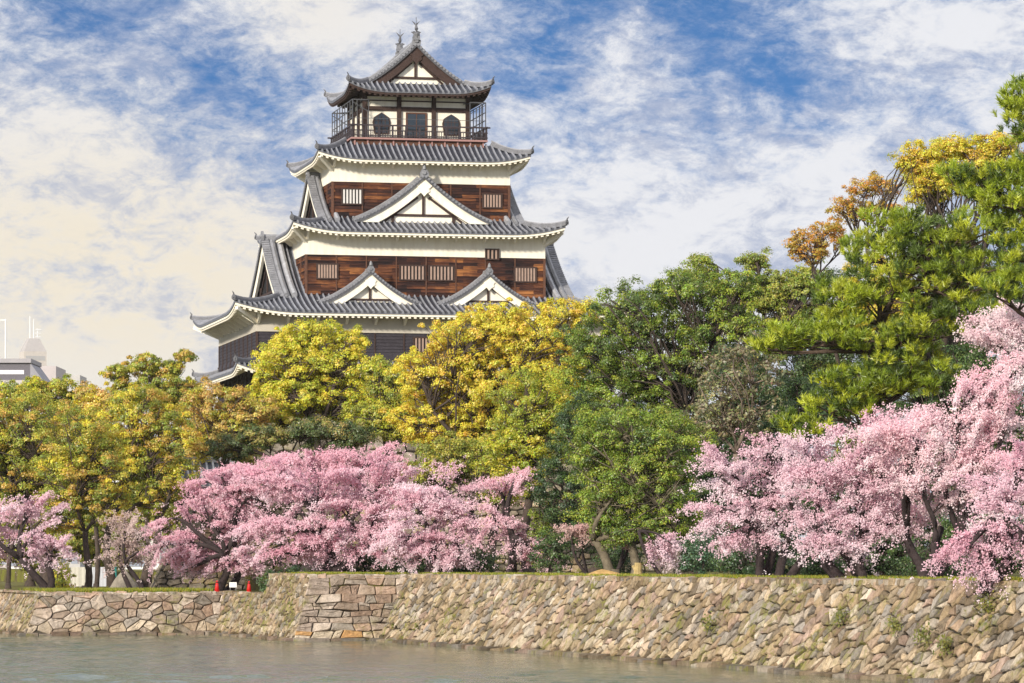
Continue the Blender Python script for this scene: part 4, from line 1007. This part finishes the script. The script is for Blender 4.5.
# right of the keep
broadleaf('evergreen_oak', 'tallest dark green evergreen right of the keep with a rounded crown', 690, 178, HIGH, [(638, 312, 46, 28), (690, 292, 44, 24), (600, 352, 48, 38), (660, 362, 58, 44), (720, 342, 48, 44), (742, 285, 26, 16), (612, 400, 40, 34), (668, 410, 44, 40)], GREEN, 120, mixk=0.9, r0=0.45, group=GR_, w=[.3, .34, .2, .16])
broadleaf('evergreen_oak', 'bright leafed evergreen with three pale trunks on the wall top', 640, 158, HIGH, [(622, 432, 52, 36), (640, 482, 56, 40), (606, 498, 38, 34), (664, 520, 42, 24), (668, 450, 46, 40), (592, 450, 30, 30), (630, 532, 40, 14)], GREEN, 121, mixk=0.9, r0=0.30, group=GR_, stems=3, bark=(0.16, 0.13, 0.09), w=[.25, .35, .28, .12])
broadleaf('evergreen_oak', 'spindly light green tree with pointed tufts behind the pine', 768, 188, HIGH, [(756, 262, 16, 8), (702, 264, 12, 8), (770, 290, 34, 22), (800, 300, 36, 26), (740, 312, 30, 24), (790, 330, 36, 24), (812, 280, 24, 14), (700, 278, 22, 12)], GREEN[1:3] + MOSS, 122, r0=0.26, group=GR_, clump=0.32)
broadleaf('bare_shrub', 'grey brown twiggy tree left of the pine with sparse olive leaves', 738, 166, HIGH, [(722, 385, 34, 38), (752, 372, 30, 36), (710, 424, 34, 26), (748, 420, 28, 22)], [(0.20, 0.17, 0.10), (0.16, 0.15, 0.08), (0.18, 0.18, 0.06), (0.13, 0.12, 0.07)], 123, r0=0.17, dens=0.55, lp=45, leaf=0.075, group=GR_, bark=(0.20, 0.15, 0.12))
broadleaf('evergreen_oak', 'shaded evergreen filling the gap behind the bright three trunked tree', 590, 176, HIGH, [(580, 440, 34, 40), (560, 490, 34, 34), (700, 470, 40, 44), (690, 520, 40, 30), (600, 530, 44, 26), (720, 440, 34, 34)], DEEP, 124, r0=0.26, group=GR_)
broadleaf('maple_tree', 'small rusty orange leaved tree standing clear against the sky', 872, 168, HIGH, [(862, 190, 15, 7), (845, 206, 13, 6), (887, 190, 10, 9), (868, 206, 15, 5), (893, 208, 8, 8), (876, 181, 9, 4), (856, 216, 9, 4), (838, 214, 7, 4)], RUST, 125, r0=0.10, group='autumn tinted trees beyond the pines', clump=0.24, dens=0.72, lp=60, leaf=0.045, fork=0.8)
broadleaf('maple_tree', 'russet and olive tree just above the left shoulder of the pine', 822, 170, HIGH, [(802, 238, 14, 9), (828, 228, 15, 6), (812, 254, 18, 7), (838, 240, 9, 7), (795, 250, 9, 6), (822, 243, 10, 5)], RUST, 126, r0=0.10, group='autumn tinted trees beyond the pines', clump=0.24, dens=0.72, lp=60, leaf=0.045, fork=0.8)
broadleaf('maple_tree', 'wide amber crowned tree beside the upper pine at the right edge', 950, 164, HIGH, [(930, 160, 32, 18), (960, 150, 26, 12), (912, 162, 14, 7), (1000, 146, 26, 12), (940, 180, 34, 16), (985, 165, 26, 14), (925, 190, 20, 14), (880, 300, 40, 40)], GOLD[:2] + RUST[:1] + LIME[1:], 127, r0=0.24, group='autumn tinted trees beyond the pines', clump=0.30)
# pines
PB = [(868, 252, 34, 22), (900, 228, 34, 20), (940, 236, 46, 24), (985, 232, 40, 26), (840, 300, 36, 22), (880, 290, 44, 24), (930, 280, 50, 28), (985, 280, 46, 28), (812, 342, 36, 16), (860, 338, 42, 20),
      (915, 326, 44, 24), (960, 318, 34, 20), (790, 336, 24, 10), (850, 378, 36, 18), (890, 370, 40, 22), (830, 408, 30, 16), (800, 425, 22, 14), (864, 410, 22, 12), (864, 450, 22, 16), (850, 462, 14, 10), (795, 432, 16, 10), (925, 255, 46, 26), (826, 322, 30, 14), (908, 384, 32, 18), (900, 352, 40, 20), (930, 372, 34, 18), (862, 395, 26, 14), (776, 346, 22, 8)]
pine('broad layered yellow green pine with a leaning trunk above the right cherries', 848, 134, HIGH, PB, 140, (925, 235), 0.30)
pine('dark pine top entering from the right edge above the amber tree', 1078, 128, HIGH, [(1016, 96, 14, 12), (1010, 112, 16, 10), (1026, 130, 24, 18), (1000, 196, 34, 20), (1010, 176, 30, 16), (965, 176, 22, 10), (985, 190, 24, 14), (1016, 215, 30, 20), (1035, 160, 30, 26), (1020, 250, 34, 26), (1005, 285, 30, 18), (1062, 84, 26, 18), (1082, 120, 36, 24), (1070, 165, 44, 26), (1095, 215, 44, 28), (1075, 265, 44, 24)], 141, (1062, 90), 0.30)
# cherries
PK = [(0.80, 0.50, 0.58), (0.84, 0.61, 0.68), (0.70, 0.36, 0.45), (0.88, 0.73, 0.78)]
cherry('pale pink cherry at the far left overhanging the wall', 40, 195, LOW, [(34, 530, 38, 30), (10, 550, 26, 24), (52, 552, 24, 16), (30, 505, 26, 16), (-14, 530, 26, 34)], 201)
cherry('small thin cherry with few pale buds beside the forking tree', 131, 194, LOW, [(128, 532, 22, 22), (140, 552, 16, 14), (118, 548, 14, 14)], 202, pal=[(0.62, 0.48, 0.45), (0.55, 0.42, 0.36), (0.75, 0.62, 0.62)], dens=0.35, r0=0.12)
cherry('pink cherry with low branches reaching over the red cones', 226, 199, LOW, [(212, 520, 44, 34), (190, 548, 34, 24), (238, 548, 36, 20), (250, 500, 40, 34), (178, 520, 28, 26), (208, 562, 24, 10), (165, 545, 22, 24), (222, 478, 26, 18), (190, 568, 26, 10), (232, 566, 22, 8)], 203, pal=PK)
cherry('large rose pink cherry in the middle with dark spreading limbs above the bastion', 322, 184, HIGH, [(320, 490, 52, 36), (290, 530, 44, 24), (350, 520, 48, 30), (280, 480, 42, 30), (376, 490, 44, 36), (330, 545, 44, 14), (255, 525, 30, 20), (395, 525, 30, 24), (295, 556, 40, 11), (362, 556, 38, 11)], 204, pal=PK, r0=0.28, stems=3)
cherry('high cherry crown showing behind the large rose pink cherry', 300, 199, HIGH, [(260, 476, 50, 20), (310, 468, 50, 20), (370, 464, 44, 20), (215, 486, 36, 20), (395, 484, 40, 24), (345, 460, 30, 12)], 205, pal=PK[::2] + PK[:2])
cherry('pale cherry spreading right of the bastion corner', 432, 180, HIGH, [(420, 515, 44, 32), (460, 520, 40, 30), (400, 545, 34, 18), (445, 548, 44, 14), (440, 490, 40, 22), (418, 560, 34, 9), (462, 558, 34, 10)], 206)
cherry('lilac tinted cherry at the right end of the middle row beside dark shrubs', 506, 176, HIGH, [(490, 520, 34, 28), (520, 545, 30, 18), (500, 492, 26, 18), (515, 480, 16, 10), (540, 558, 18, 10)], 207, pal=[(0.84, 0.56, 0.62), (0.82, 0.62, 0.68), (0.74, 0.44, 0.52)])
cherry('little pale cherry sapling under the bright evergreen', 668, 152, HIGH, [(664, 556, 12, 14), (672, 545, 10, 10)], 208, dens=0.6, r0=0.08, stems=1, twig=0.7)
cherry('thin stemmed pale budding tree in front of the dark shrubs', 603, 160, HIGH, [(590, 534, 20, 8), (612, 538, 18, 10), (575, 530, 12, 6)], 209, pal=[(0.72, 0.52, 0.48), (0.66, 0.40, 0.40)], dens=0.4, r0=0.07, stems=4, twig=0.8)
cherry('dark trunked cherry reaching left from the start of the right row', 772, 136, HIGH, [(730, 470, 38, 26), (752, 505, 46, 28), (716, 515, 24, 20), (790, 495, 40, 30), (770, 455, 30, 20), (745, 540, 40, 14), (722, 480, 26, 16)], 210, stems=4, r0=0.15)
cherry('pale cherry with sloping trunks in the middle of the right row', 866, 126, HIGH, [(830, 475, 46, 30), (860, 515, 50, 28), (815, 530, 40, 22), (880, 470, 46, 34), (900, 520, 44, 26), (850, 548, 40, 12), (800, 446, 30, 18), (858, 440, 40, 22), (900, 425, 34, 18)], 211, stems=5, r0=0.14, lean=-0.6)
cherry('cherry in full pale bloom rising to the right below the pine', 935, 124, HIGH, [(915, 440, 44, 26), (955, 425, 46, 26), (930, 480, 46, 30), (985, 450, 44, 38), (975, 505, 44, 28), (1000, 405, 32, 28), (885, 435, 26, 14), (985, 385, 30, 14), (1015, 375, 22, 18)], 212, pal=[(0.88, 0.62, 0.67), (0.90, 0.74, 0.77), (0.84, 0.50, 0.58), (0.91, 0.82, 0.83)], stems=4, r0=0.15)
cherry('high pale cherry spray at the right edge under the dark pine', 1085, 131, HIGH, [(992, 322, 20, 8), (1012, 312, 18, 8), (985, 338, 16, 6), (1020, 335, 16, 14)], 213, pal=[(0.88, 0.70, 0.74), (0.91, 0.82, 0.83), (0.84, 0.58, 0.64)], stems=2, r0=0.14)
cherry('rosy cherry drooping over the wall at the right edge', 1000, 112, HIGH, [(985, 535, 34, 26), (1005, 500, 36, 34), (1020, 545, 30, 26), (965, 550, 26, 18), (980, 574, 9, 18), (1020, 470, 30, 34)], 214, pal=PK, stems=3, r0=0.15)

# ------------------------------------------------------------------ backdrop planting and shrubs
GB = 'background trees filling the gaps'
broadleaf('camphor_tree', 'hazy olive tree at the back of the left lawn near the left edge', 30, 246, LOW, [(20, 450, 44, 40), (60, 455, 44, 40), (30, 510, 44, 36), (-10, 500, 40, 40), (20, 548, 44, 20), (64, 540, 36, 18)], MOSS + OLIVE[:2], 150, r0=0.25, group=GB, dens=0.8)
broadleaf('camphor_tree', 'hazy olive tree at the back of the left lawn behind the white fence', 108, 248, LOW, [(100, 460, 44, 40), (110, 515, 40, 30), (140, 470, 44, 40), (150, 520, 36, 24), (110, 552, 40, 14), (90, 535, 36, 20)], MOSS + OLIVE[:2], 151, r0=0.25, group=GB, dens=0.8)
broadleaf('camphor_tree', 'deep olive tree between the forking tree and the inner bailey wall', 196, 236, LOW, [(190, 450, 44, 40), (225, 470, 40, 34), (180, 500, 34, 30)], MOSS + TAWNY[:1], 152, r0=0.25, group=GB, dens=0.8)
broadleaf('evergreen_oak', 'dark evergreen thicket behind the first cherries of the right row', 740, 172, HIGH, [(730, 480, 50, 50), (770, 440, 44, 40), (750, 530, 50, 36), (800, 500, 44, 44), (800, 410, 40, 40), (700, 556, 40, 18), (770, 560, 50, 18), (735, 385, 36, 44)], DEEP, 153, r0=0.3, group=GB, dens=0.8)
broadleaf('evergreen_oak', 'dark evergreen thicket behind the middle of the right cherry row', 880, 166, HIGH, [(850, 490, 50, 50), (900, 470, 50, 50), (870, 540, 54, 30), (930, 530, 50, 36), (860, 420, 44, 40), (830, 560, 50, 18), (900, 560, 50, 18)], DEEP, 154, r0=0.3, group=GB, dens=0.8)
broadleaf('evergreen_oak', 'dark evergreen thicket behind the cherries at the right edge', 990, 162, HIGH, [(960, 450, 50, 50), (1010, 480, 50, 60), (980, 540, 54, 30), (1030, 400, 50, 60), (960, 380, 50, 40), (1020, 310, 40, 50), (960, 560, 50, 18), (1020, 558, 50, 20)], DEEP + GREEN[:1], 155, r0=0.3, group=GB, dens=0.8)
broadleaf('evergreen_oak', 'mid green tree filling the gap behind the left half of the pine', 820, 176, HIGH, [(800, 370, 44, 40), (840, 350, 44, 44), (860, 300, 40, 40), (790, 410, 36, 30)], DEEP + MOSS[:1], 156, r0=0.3, group=GB, dens=0.8)
broadleaf('evergreen_oak', 'mid green tree filling the gap behind the right half of the pine', 940, 172, HIGH, [(900, 330, 44, 44), (950, 320, 44, 44), (940, 260, 44, 40), (1000, 270, 40, 44), (915, 392, 50, 34), (960, 370, 50, 30)], DEEP + MOSS[:1], 157, r0=0.3, group=GB, dens=0.8)
def shrub(label, px, D, z, w_px, h_px, pal, seed, leaf=0.055):
    y = HZ - (z - EYE) / D * F
    return broadleaf('shrub', label, px, D, z, [(px - w_px * 0.35, y - h_px * 0.42, w_px * 0.55, h_px * 0.5), (px + w_px * 0.35, y - h_px * 0.5, w_px * 0.55, h_px * 0.52), (px, y - h_px * 0.7, w_px * 0.5, h_px * 0.42)],
                     pal, seed, leaf=leaf, clump=0.32, r0=0.05, group='shrubs along the wall top', lp=60, fork=0.2)
shrub('dark shrub at the right end of the middle cherries', 552, 170, HIGH, 22, 44, DEEP + GREEN[:1], 160)
shrub('blackish shrub between the pale budding tree and the three pale trunks', 618, 164, HIGH, 26, 40, DEEP, 161)
shrub('bluish green shrub right of the cherry sapling', 702, 152, HIGH, 22, 40, [(0.05, 0.10, 0.05), (0.08, 0.14, 0.07), (0.03, 0.06, 0.03)], 162)
shrub('dark shrub behind the first dark trunk of the right row', 738, 146, HIGH, 26, 28, DEEP, 163)
shrub('low dark shrub under the sloping trunks of the right row', 820, 142, HIGH, 34, 26, DEEP, 164)
shrub('low dark shrub between the last two right cherries', 930, 136, HIGH, 40, 26, DEEP, 165)
shrub('upright mossy green shrub beside the lilac tinted cherry', 540, 176, HIGH, 10, 70, MOSS[:1] + GREEN[:2], 166)
shrub('small bright yellow green shrub among the trunks at the far left', 61, 200, LOW, 8, 24, LIME, 167)
for px, D, sd_, lb in ((285, 190, 170, 'dark undergrowth left of the big rose pink cherry trunk'), (365, 188, 171, 'dark undergrowth right of the big rose pink cherry trunk'), (420, 186, 172, 'dark undergrowth below the pale cherry beyond the bastion'), (470, 184, 173, 'dark undergrowth near the right end of the middle cherries')):
    shrub(lb, px, D, HIGH if px > 300 else LOW, 34, 22, DEEP, sd_)

# ------------------------------------------------------------------ small things on the walls
def cone(label, px, D, z):
    b = atz(px, z, D); root = empty('traffic_cone', b, label=label, cat='traffic cone', group='red traffic cones on the low wall')
    m_ = MB(); m_.tube([(0, 0, 0.035), (0, 0, 0.62)], [0.14, 0.045], 14, (0.60, 0.02, 0.018)); m_.build('cone_body', M['paint'], root, True)
    m_ = MB(); m_.box((-0.21, -0.21, 0), (0.21, 0.21, 0.04), (0.65, 0.03, 0.02)); m_.build('cone_base', M['paint'], root)
    m_ = MB(); m_.tube([(0, 0, 0.50), (0, 0, 0.56)], [0.072, 0.062], 14, (0.12, 0.02, 0.02)); m_.build('cone_collar', M['paint'], root, True)
cone('red traffic cone to the left of the small white notice board', 217, 190.6, LOW + 0.03); cone('red traffic cone close to the step of the bastion wall', 249, 190.0, LOW + 0.0)
b = atz(233, LOW, 191); root = empty('notice_board', b, label='small blank white notice board between the two red cones', cat='notice board')
m_ = MB(); m_.box((-0.19, -0.015, 0.30), (0.19, 0.015, 0.56), (0.82, 0.82, 0.80)); m_.build('board', M['paint'], root)
for sx in (-1, 1): m_ = MB(); m_.box((sx * 0.15 - 0.015, 0.016, -0.05), (sx * 0.15 + 0.015, 0.04, 0.5), (0.2, 0.2, 0.2)); m_.build('post', M['paint'], root)
b = atz(71, LOW, 236); root = empty('panel_fence', b, 0.05, label='white ribbed panel fence behind the trunks on the left lawn', cat='fence')
for i in range(4):
    m_ = MB(); x0 = i * 0.56
    P = []
    for j in range(13): P.append((x0 + j * 0.045, 0.03 * (j % 2)))
    m_.grid(np.array([[(x, y, z) for x, y in P] for z in (0.05, 1.28)]), (0.62, 0.59, 0.52) if i < 2 else (0.56, 0.57, 0.62)); m_.build('panel', M['paint'], root)
    m_ = MB(); m_.box((x0 - 0.03, 0.05, 0), (x0 + 0.03, 0.12, 1.3), (0.4, 0.4, 0.42)); m_.build('post', M['paint'], root)
b = atz(115, LOW, 214); root = empty('marker_post', b, label='slim teal post on the left lawn beside the grey boulder', cat='post')
m_ = MB(); m_.box((-0.09, -0.09, 0), (0.09, 0.09, 1.25), (0.02, 0.22, 0.20)); m_.build('shaft', M['paint'], root)
m_ = MB(); m_.box((-0.11, -0.11, 1.25), (0.11, 0.11, 1.32), (0.03, 0.16, 0.15)); m_.build('cap', M['paint'], root)
def boulder(name, label, px, D, z, r, c, seed, sy=0.8, peak=1.0):
    rg = np.random.default_rng(seed); m_ = MB(); nu, nv = 16, 9; P = np.zeros((nv, nu + 1, 3))
    ph = rg.uniform(0, 6, 6)
    for i in range(nv):
        for j in range(nu + 1):
            t = i / (nv - 1); a = (j % nu) * 2 * math.pi / nu; rr = (1 - t ** (1.0 + peak)) * (1 + 0.18 * math.sin(a * 2 + ph[0]) + 0.12 * math.sin(a * 3 + ph[1]) + 0.08 * math.sin(5 * t + a + ph[2]))
            P[i, j] = (r[0] * rr * math.cos(a), r[1] * rr * math.sin(a), r[2] * (t * 1.05 - 0.05))
    m_.grid(P, c); o = m_.build(name, M['rock'], None); o.location = atz(px, z, D); tag(o, label, 'rock'); return o
boulder('boulder', 'grey pointed boulder at the foot of the inner wall on the left lawn', 125, 206, LOW, (0.9, 0.8, 1.25), (0.27, 0.235, 0.19), 1, peak=0.35)
boulder('boulder', 'rounded ochre boulder on the wall top near the pale trunks', 602, 153, HIGH, (0.75, 0.5, 0.36), (0.46, 0.29, 0.11), 2)
b = atz(637.5, HIGH, 152); root = empty('tree_stump', b, label='short pale sawn stump leaning on the bright evergreen trunk', cat='stump')
m_ = MB(); m_.tube([(0, 0, -0.05), (0.02, 0, 0.25), (0.03, 0, 0.62)], [0.24, 0.17, 0.15], 10, (0.46, 0.34, 0.15)); m_.build('stump', M['bark'], root)
m_ = MB(); m_.tube([(-0.05, -0.02, 0.3), (-0.2, -0.04, 0.5)], [0.08, 0.06], 8, (0.50, 0.38, 0.18)); m_.build('cut_branch', M['bark'], root)

# little gatehouse roof below the keep
b = atz(206, 7.2, 222); gh = empty('gatehouse', b, YAW, label='small dark timber gatehouse with a tiled gable roof among the tawny trees below the keep', cat='gatehouse')
m_ = MB(); m_.box((-1.3, -1.2, -5.1), (1.3, 1.2, 1.2)); m_.build('wall', M['beam'], gh)
m_ = MB()
for sg in (-1, 1):
    k0 = len(m_.V)
    tile_strip(m_, -1.7, 1.7, lambda s, d: (s, sg * (-1.9 + d)), lambda s: np.full_like(s, 1.9), lambda s, d: 1.05 + 0.75 * d, 6)
m_.sweep([(-1.75, 0, 2.5), (1.75, 0, 2.5)], RIDGE, TG); m_.build('roof', M['tile'], gh)

# ------------------------------------------------------------------ far buildings at the left
def tower():
    D = 2500.0; b = atz(33, LOW, D); t = empty('tower_block', b, 0.35, label='pale high tower with a stepped dome top and masts, faint in the distance', cat='tower')
    h = (HZ - 352) / F * D + EYE - LOW
    m_ = MB(); m_.box((-7.6, -7.6, 0), (7.6, 7.6, h), (0.52, 0.47, 0.43)); w_ = m_.build('wall', M['concrete'], t)
    m_ = MB(); m_.add([(-7.6, -7.6, h), (7.6, -7.6, h), (7.6, 7.6, h), (-7.6, 7.6, h), (-3.5, -3.5, h + 9), (3.5, -3.5, h + 9), (3.5, 3.5, h + 9), (-3.5, 3.5, h + 9)], MB.BF, (0.40, 0.37, 0.36)); m_.build('roof', M['concrete'], t)
    m_ = MB(); m_.tube([(-2, 0, h + 8), (-2, 0, h + 24)], 0.35, 6, (0.75, 0.75, 0.76)); m_.tube([(0.5, 0, h + 8), (0.5, 0, h + 22)], 0.3, 6, (0.75, 0.75, 0.76)); m_.build('mast', M['concrete'], t)
    m_ = MB()
    for z in (h + 10, h + 12.5, h + 15): m_.box((1.5, -0.3, z), (5.5, 0.3, z + 0.5), (0.75, 0.75, 0.76))
    m_.tube([(3, 0, h + 8), (3, 0, h + 16)], 0.25, 6, (0.75, 0.75, 0.76)); m_.build('antenna', M['concrete'], t)
    for k in range(10):
        m_ = MB(); z = h - 6 - k * 12; m_.box((-6.6, -7.68, z), (6.6, -7.6, z + 3), (0.38, 0.37, 0.37)); m_.build('window', M['concrete'], t)
tower()
def office(label, px0, px1, ytop, D, c, band_c, seed, slope=False):
    x0, x1 = (px0 - CX) / F * D, (px1 - CX) / F * D; zt = EYE + (HZ - ytop) / F * D
    b = np.array([x0, D, LOW]); o = empty('office_building', b, 0.0, label=label, cat='building'); w, h = x1 - x0, zt - LOW
    m_ = MB(); m_.box((0, 0, 0), (w, 14, h - 3.6 if slope else h), c); m_.build('wall', M['concrete'], o)
    if slope:
        m_ = MB(); m_.box((0.0, 0.5, h - 3.6), (w - 1.2, 13.5, h - 0.7), band_c); rf = m_.build('attic', M['paint'], o)
        m_ = MB(); m_.box((-0.2, 0.0, h - 0.7), (w - 1.0, 14.0, h), (0.36, 0.34, 0.36)); m_.build('roof', M['concrete'], o)
        m_ = MB(); m_.box((1.0, 0.40, h - 2.6), (w - 2.2, 0.48, h - 1.9), (0.72, 0.70, 0.74)); m_.build('railing', M['concrete'], o)
        m_ = MB(); m_.add([(w - 1.2, 0.5, h - 3.6), (w + 0.9, 0.5, h - 3.6), (w - 1.2, 0.5, h - 0.7), (w - 1.2, 13.5, h - 3.6), (w + 0.9, 13.5, h - 3.6), (w - 1.2, 13.5, h - 0.7)], [(0, 1, 2), (3, 5, 4), (0, 3, 4, 1), (1, 4, 5, 2), (0, 2, 5, 3)], (0.30, 0.29, 0.32)); m_.build('ramp', M['concrete'], o)
    for r_ in range(int((h - 4) / 3.4)):
        m_ = MB(); z = 1.2 + r_ * 3.4; m_.box((0.5, -0.06, z), (w - 0.5, 0.0, z + 1.5), (0.30, 0.33, 0.40)); m_.build('window', M['concrete'], o)
office('pale office block with a dark violet attic storey and railing at the left edge', -30, 37, 358.5, 620, (0.50, 0.45, 0.44), (0.13, 0.12, 0.14), 1, True)
office('plain light grey office block right of the one with the dark attic', 38.5, 56, 366, 640, (0.50, 0.45, 0.45), (0.3, 0.3, 0.3), 2)
office('low distant pale block just above the left treetops', 69, 80, 375, 900, (0.48, 0.46, 0.45), (0.3, 0.3, 0.3), 3)
office('white house glimpsed between the trunks of the forking tree', 112, 160, 462, 330, (0.80, 0.78, 0.76), (0.3, 0.3, 0.3), 4)
office('white house wall with blue windows glimpsed through the far left crown', 6, 42, 384, 360, (0.78, 0.76, 0.76), (0.3, 0.3, 0.3), 5)
b = atz(5.5, LOW, 1400); ms = empty('radio_mast', b, label='thin white mast standing alone at the left edge of the sky', cat='mast')
zt = EYE + (HZ - 319) / F * 1400 - LOW
m_ = MB(); m_.tube([(0, 0, 0), (0, 0, zt)], [0.5, 0.22], 6, (0.8, 0.8, 0.8)); m_.build('shaft', M['paint'], ms)
m_ = MB(); m_.box((-2.0, -0.2, zt - 0.6), (0.2, 0.2, zt - 0.2), (0.75, 0.75, 0.75)); m_.build('arm', M['paint'], ms)

# ------------------------------------------------------------------ grass and weeds
def grass():
    rg = np.random.default_rng(77); mb = MB()
    def strip(p, q, w, z, n, h):
        t = rg.random(n)[:, None]; pp = p + (q - p) * t; e = unit((q - p)[None])[0]; nr = np.array([-e[1], e[0]])
        s = np.sign(nr @ (np.array([0.5, 1.0]))); pp = pp + nr * s * (rg.random(n) ** 1.5 * w)[:, None]
        P = np.concatenate([pp, np.full((n, 1), z)], 1); hh = h * rg.uniform(0.4, 1.3, n)[:, None]
        a = rg.uniform(0, 6.28, n); sd = np.stack([np.cos(a), np.sin(a), 0 * a], 1) * 0.028; ln = np.concatenate([rg.normal(0, 0.35, (n, 2)), np.ones((n, 1))], 1) * hh
        V = np.stack([P - sd, P + sd, P + ln], 1).reshape(-1, 3)
        c = pick([(0.36, 0.34, 0.03), (0.24, 0.30, 0.03), (0.46, 0.38, 0.06), (0.16, 0.24, 0.03)], n, rg) * rg.uniform(0.7, 1.2, (n, 1))
        mb.add(V, np.arange(3 * n).reshape(-1, 3), np.repeat(c, 3, 0))
    strip(Qq + nn * 1.2 + d1 * 0.9, Rr + nn * 0.2 + d1 * 0.9, 9, LOW, 16000, 0.24)
    strip(Cn + nn * 1.2 + d1 * 1.1, P0 + nn * 1.9 + d1 * 1.1, 4, HIGH, 5000, 0.16)
    strip(P0 + nn * 2.2 + d1 * 0.9, P0 + nn * 2.2 - d1 * 75, 5, HIGH, 42000, 0.16)
    strip(Sst + nn * 1.5, Cn + nn * 1.5 + d1, 3, HIGH, 3000, 0.16)
    tag(mb.build('grass', M['blade']), kind='stuff')
grass()
def weed(label, s, t, n, r, seed):
    """leafy weed rooted in a joint of the long sloping wall"""
    rg = np.random.default_rng(seed); p2 = P0 - d1 * s + nn * (1.60 * t / HIGH); b = np.array([p2[0], p2[1], t]); mb = MB()
    o = b + np.concatenate([rg.normal(0, r, (n, 1)) * -d1[0] - nn[0] * 0.15, rg.normal(0, r, (n, 1)) * -d1[1] - nn[1] * 0.15, rg.normal(0, r * 0.4, (n, 1))], 1)
    o[:, :2] -= (nn * rg.uniform(0.02, 0.14, (n, 1)))
    leaf_faces(mb, o, unit(rg.normal(0, 0.5, (n, 3)) + np.array([-0.8, -0.4, 0.6])), 0.055, pick([(0.20, 0.21, 0.03), (0.27, 0.25, 0.04), (0.14, 0.16, 0.03)], n, rg), rg)
    w_ = mb.build('wall_weed', M['leaf'], None, False, b); w_.location = b; tag(w_, label, 'weed', 'weeds growing in the long sloping wall')
WL = [(2.2, 0.75, 'tiny weed low on the sloping wall close to the bastion'), (6.2, 0.8, 'small weed low on the sloping wall, second from the bastion'), (43.5, 1.5, 'green weed patch midway up the sloping wall, below the first dark cherry trunk'),
      (55.5, 1.9, 'sparse weed high on the sloping wall below the sloping trunks'), (62.8, 1.45, 'broad mossy weed clump on the sloping wall near the right edge'), (64.8, 1.2, 'bright weed clump low on the sloping wall near the right edge'), (60.2, 1.75, 'straggling weed left of the broad mossy clump'), (66.5, 2.4, 'weed tuft just under the drooping rosy cherry')]
for i, (s, t, lb) in enumerate(WL): weed(lb, s, t, 50 if i < 2 else 150, 0.13 if i < 2 else 0.42, 300 + i)

# ------------------------------------------------------------------ air
hz = bpy.data.materials.new('haze'); hz.use_nodes = True; hz.node_tree.nodes.remove(hz.node_tree.nodes['Principled BSDF'])
vp = hz.node_tree.nodes.new('ShaderNodeVolumePrincipled'); vp.inputs['Density'].default_value = 0.00005; vp.inputs['Color'].default_value = (0.95, 0.94, 0.92, 1)
hz.node_tree.links.new(vp.outputs[0], hz.node_tree.nodes['Material Output'].inputs['Volume'])
m_ = MB(); m_.box((-9500, -400, -1.0), (9500, 9500, 160)); tag(m_.build('haze', hz), kind='stuff')
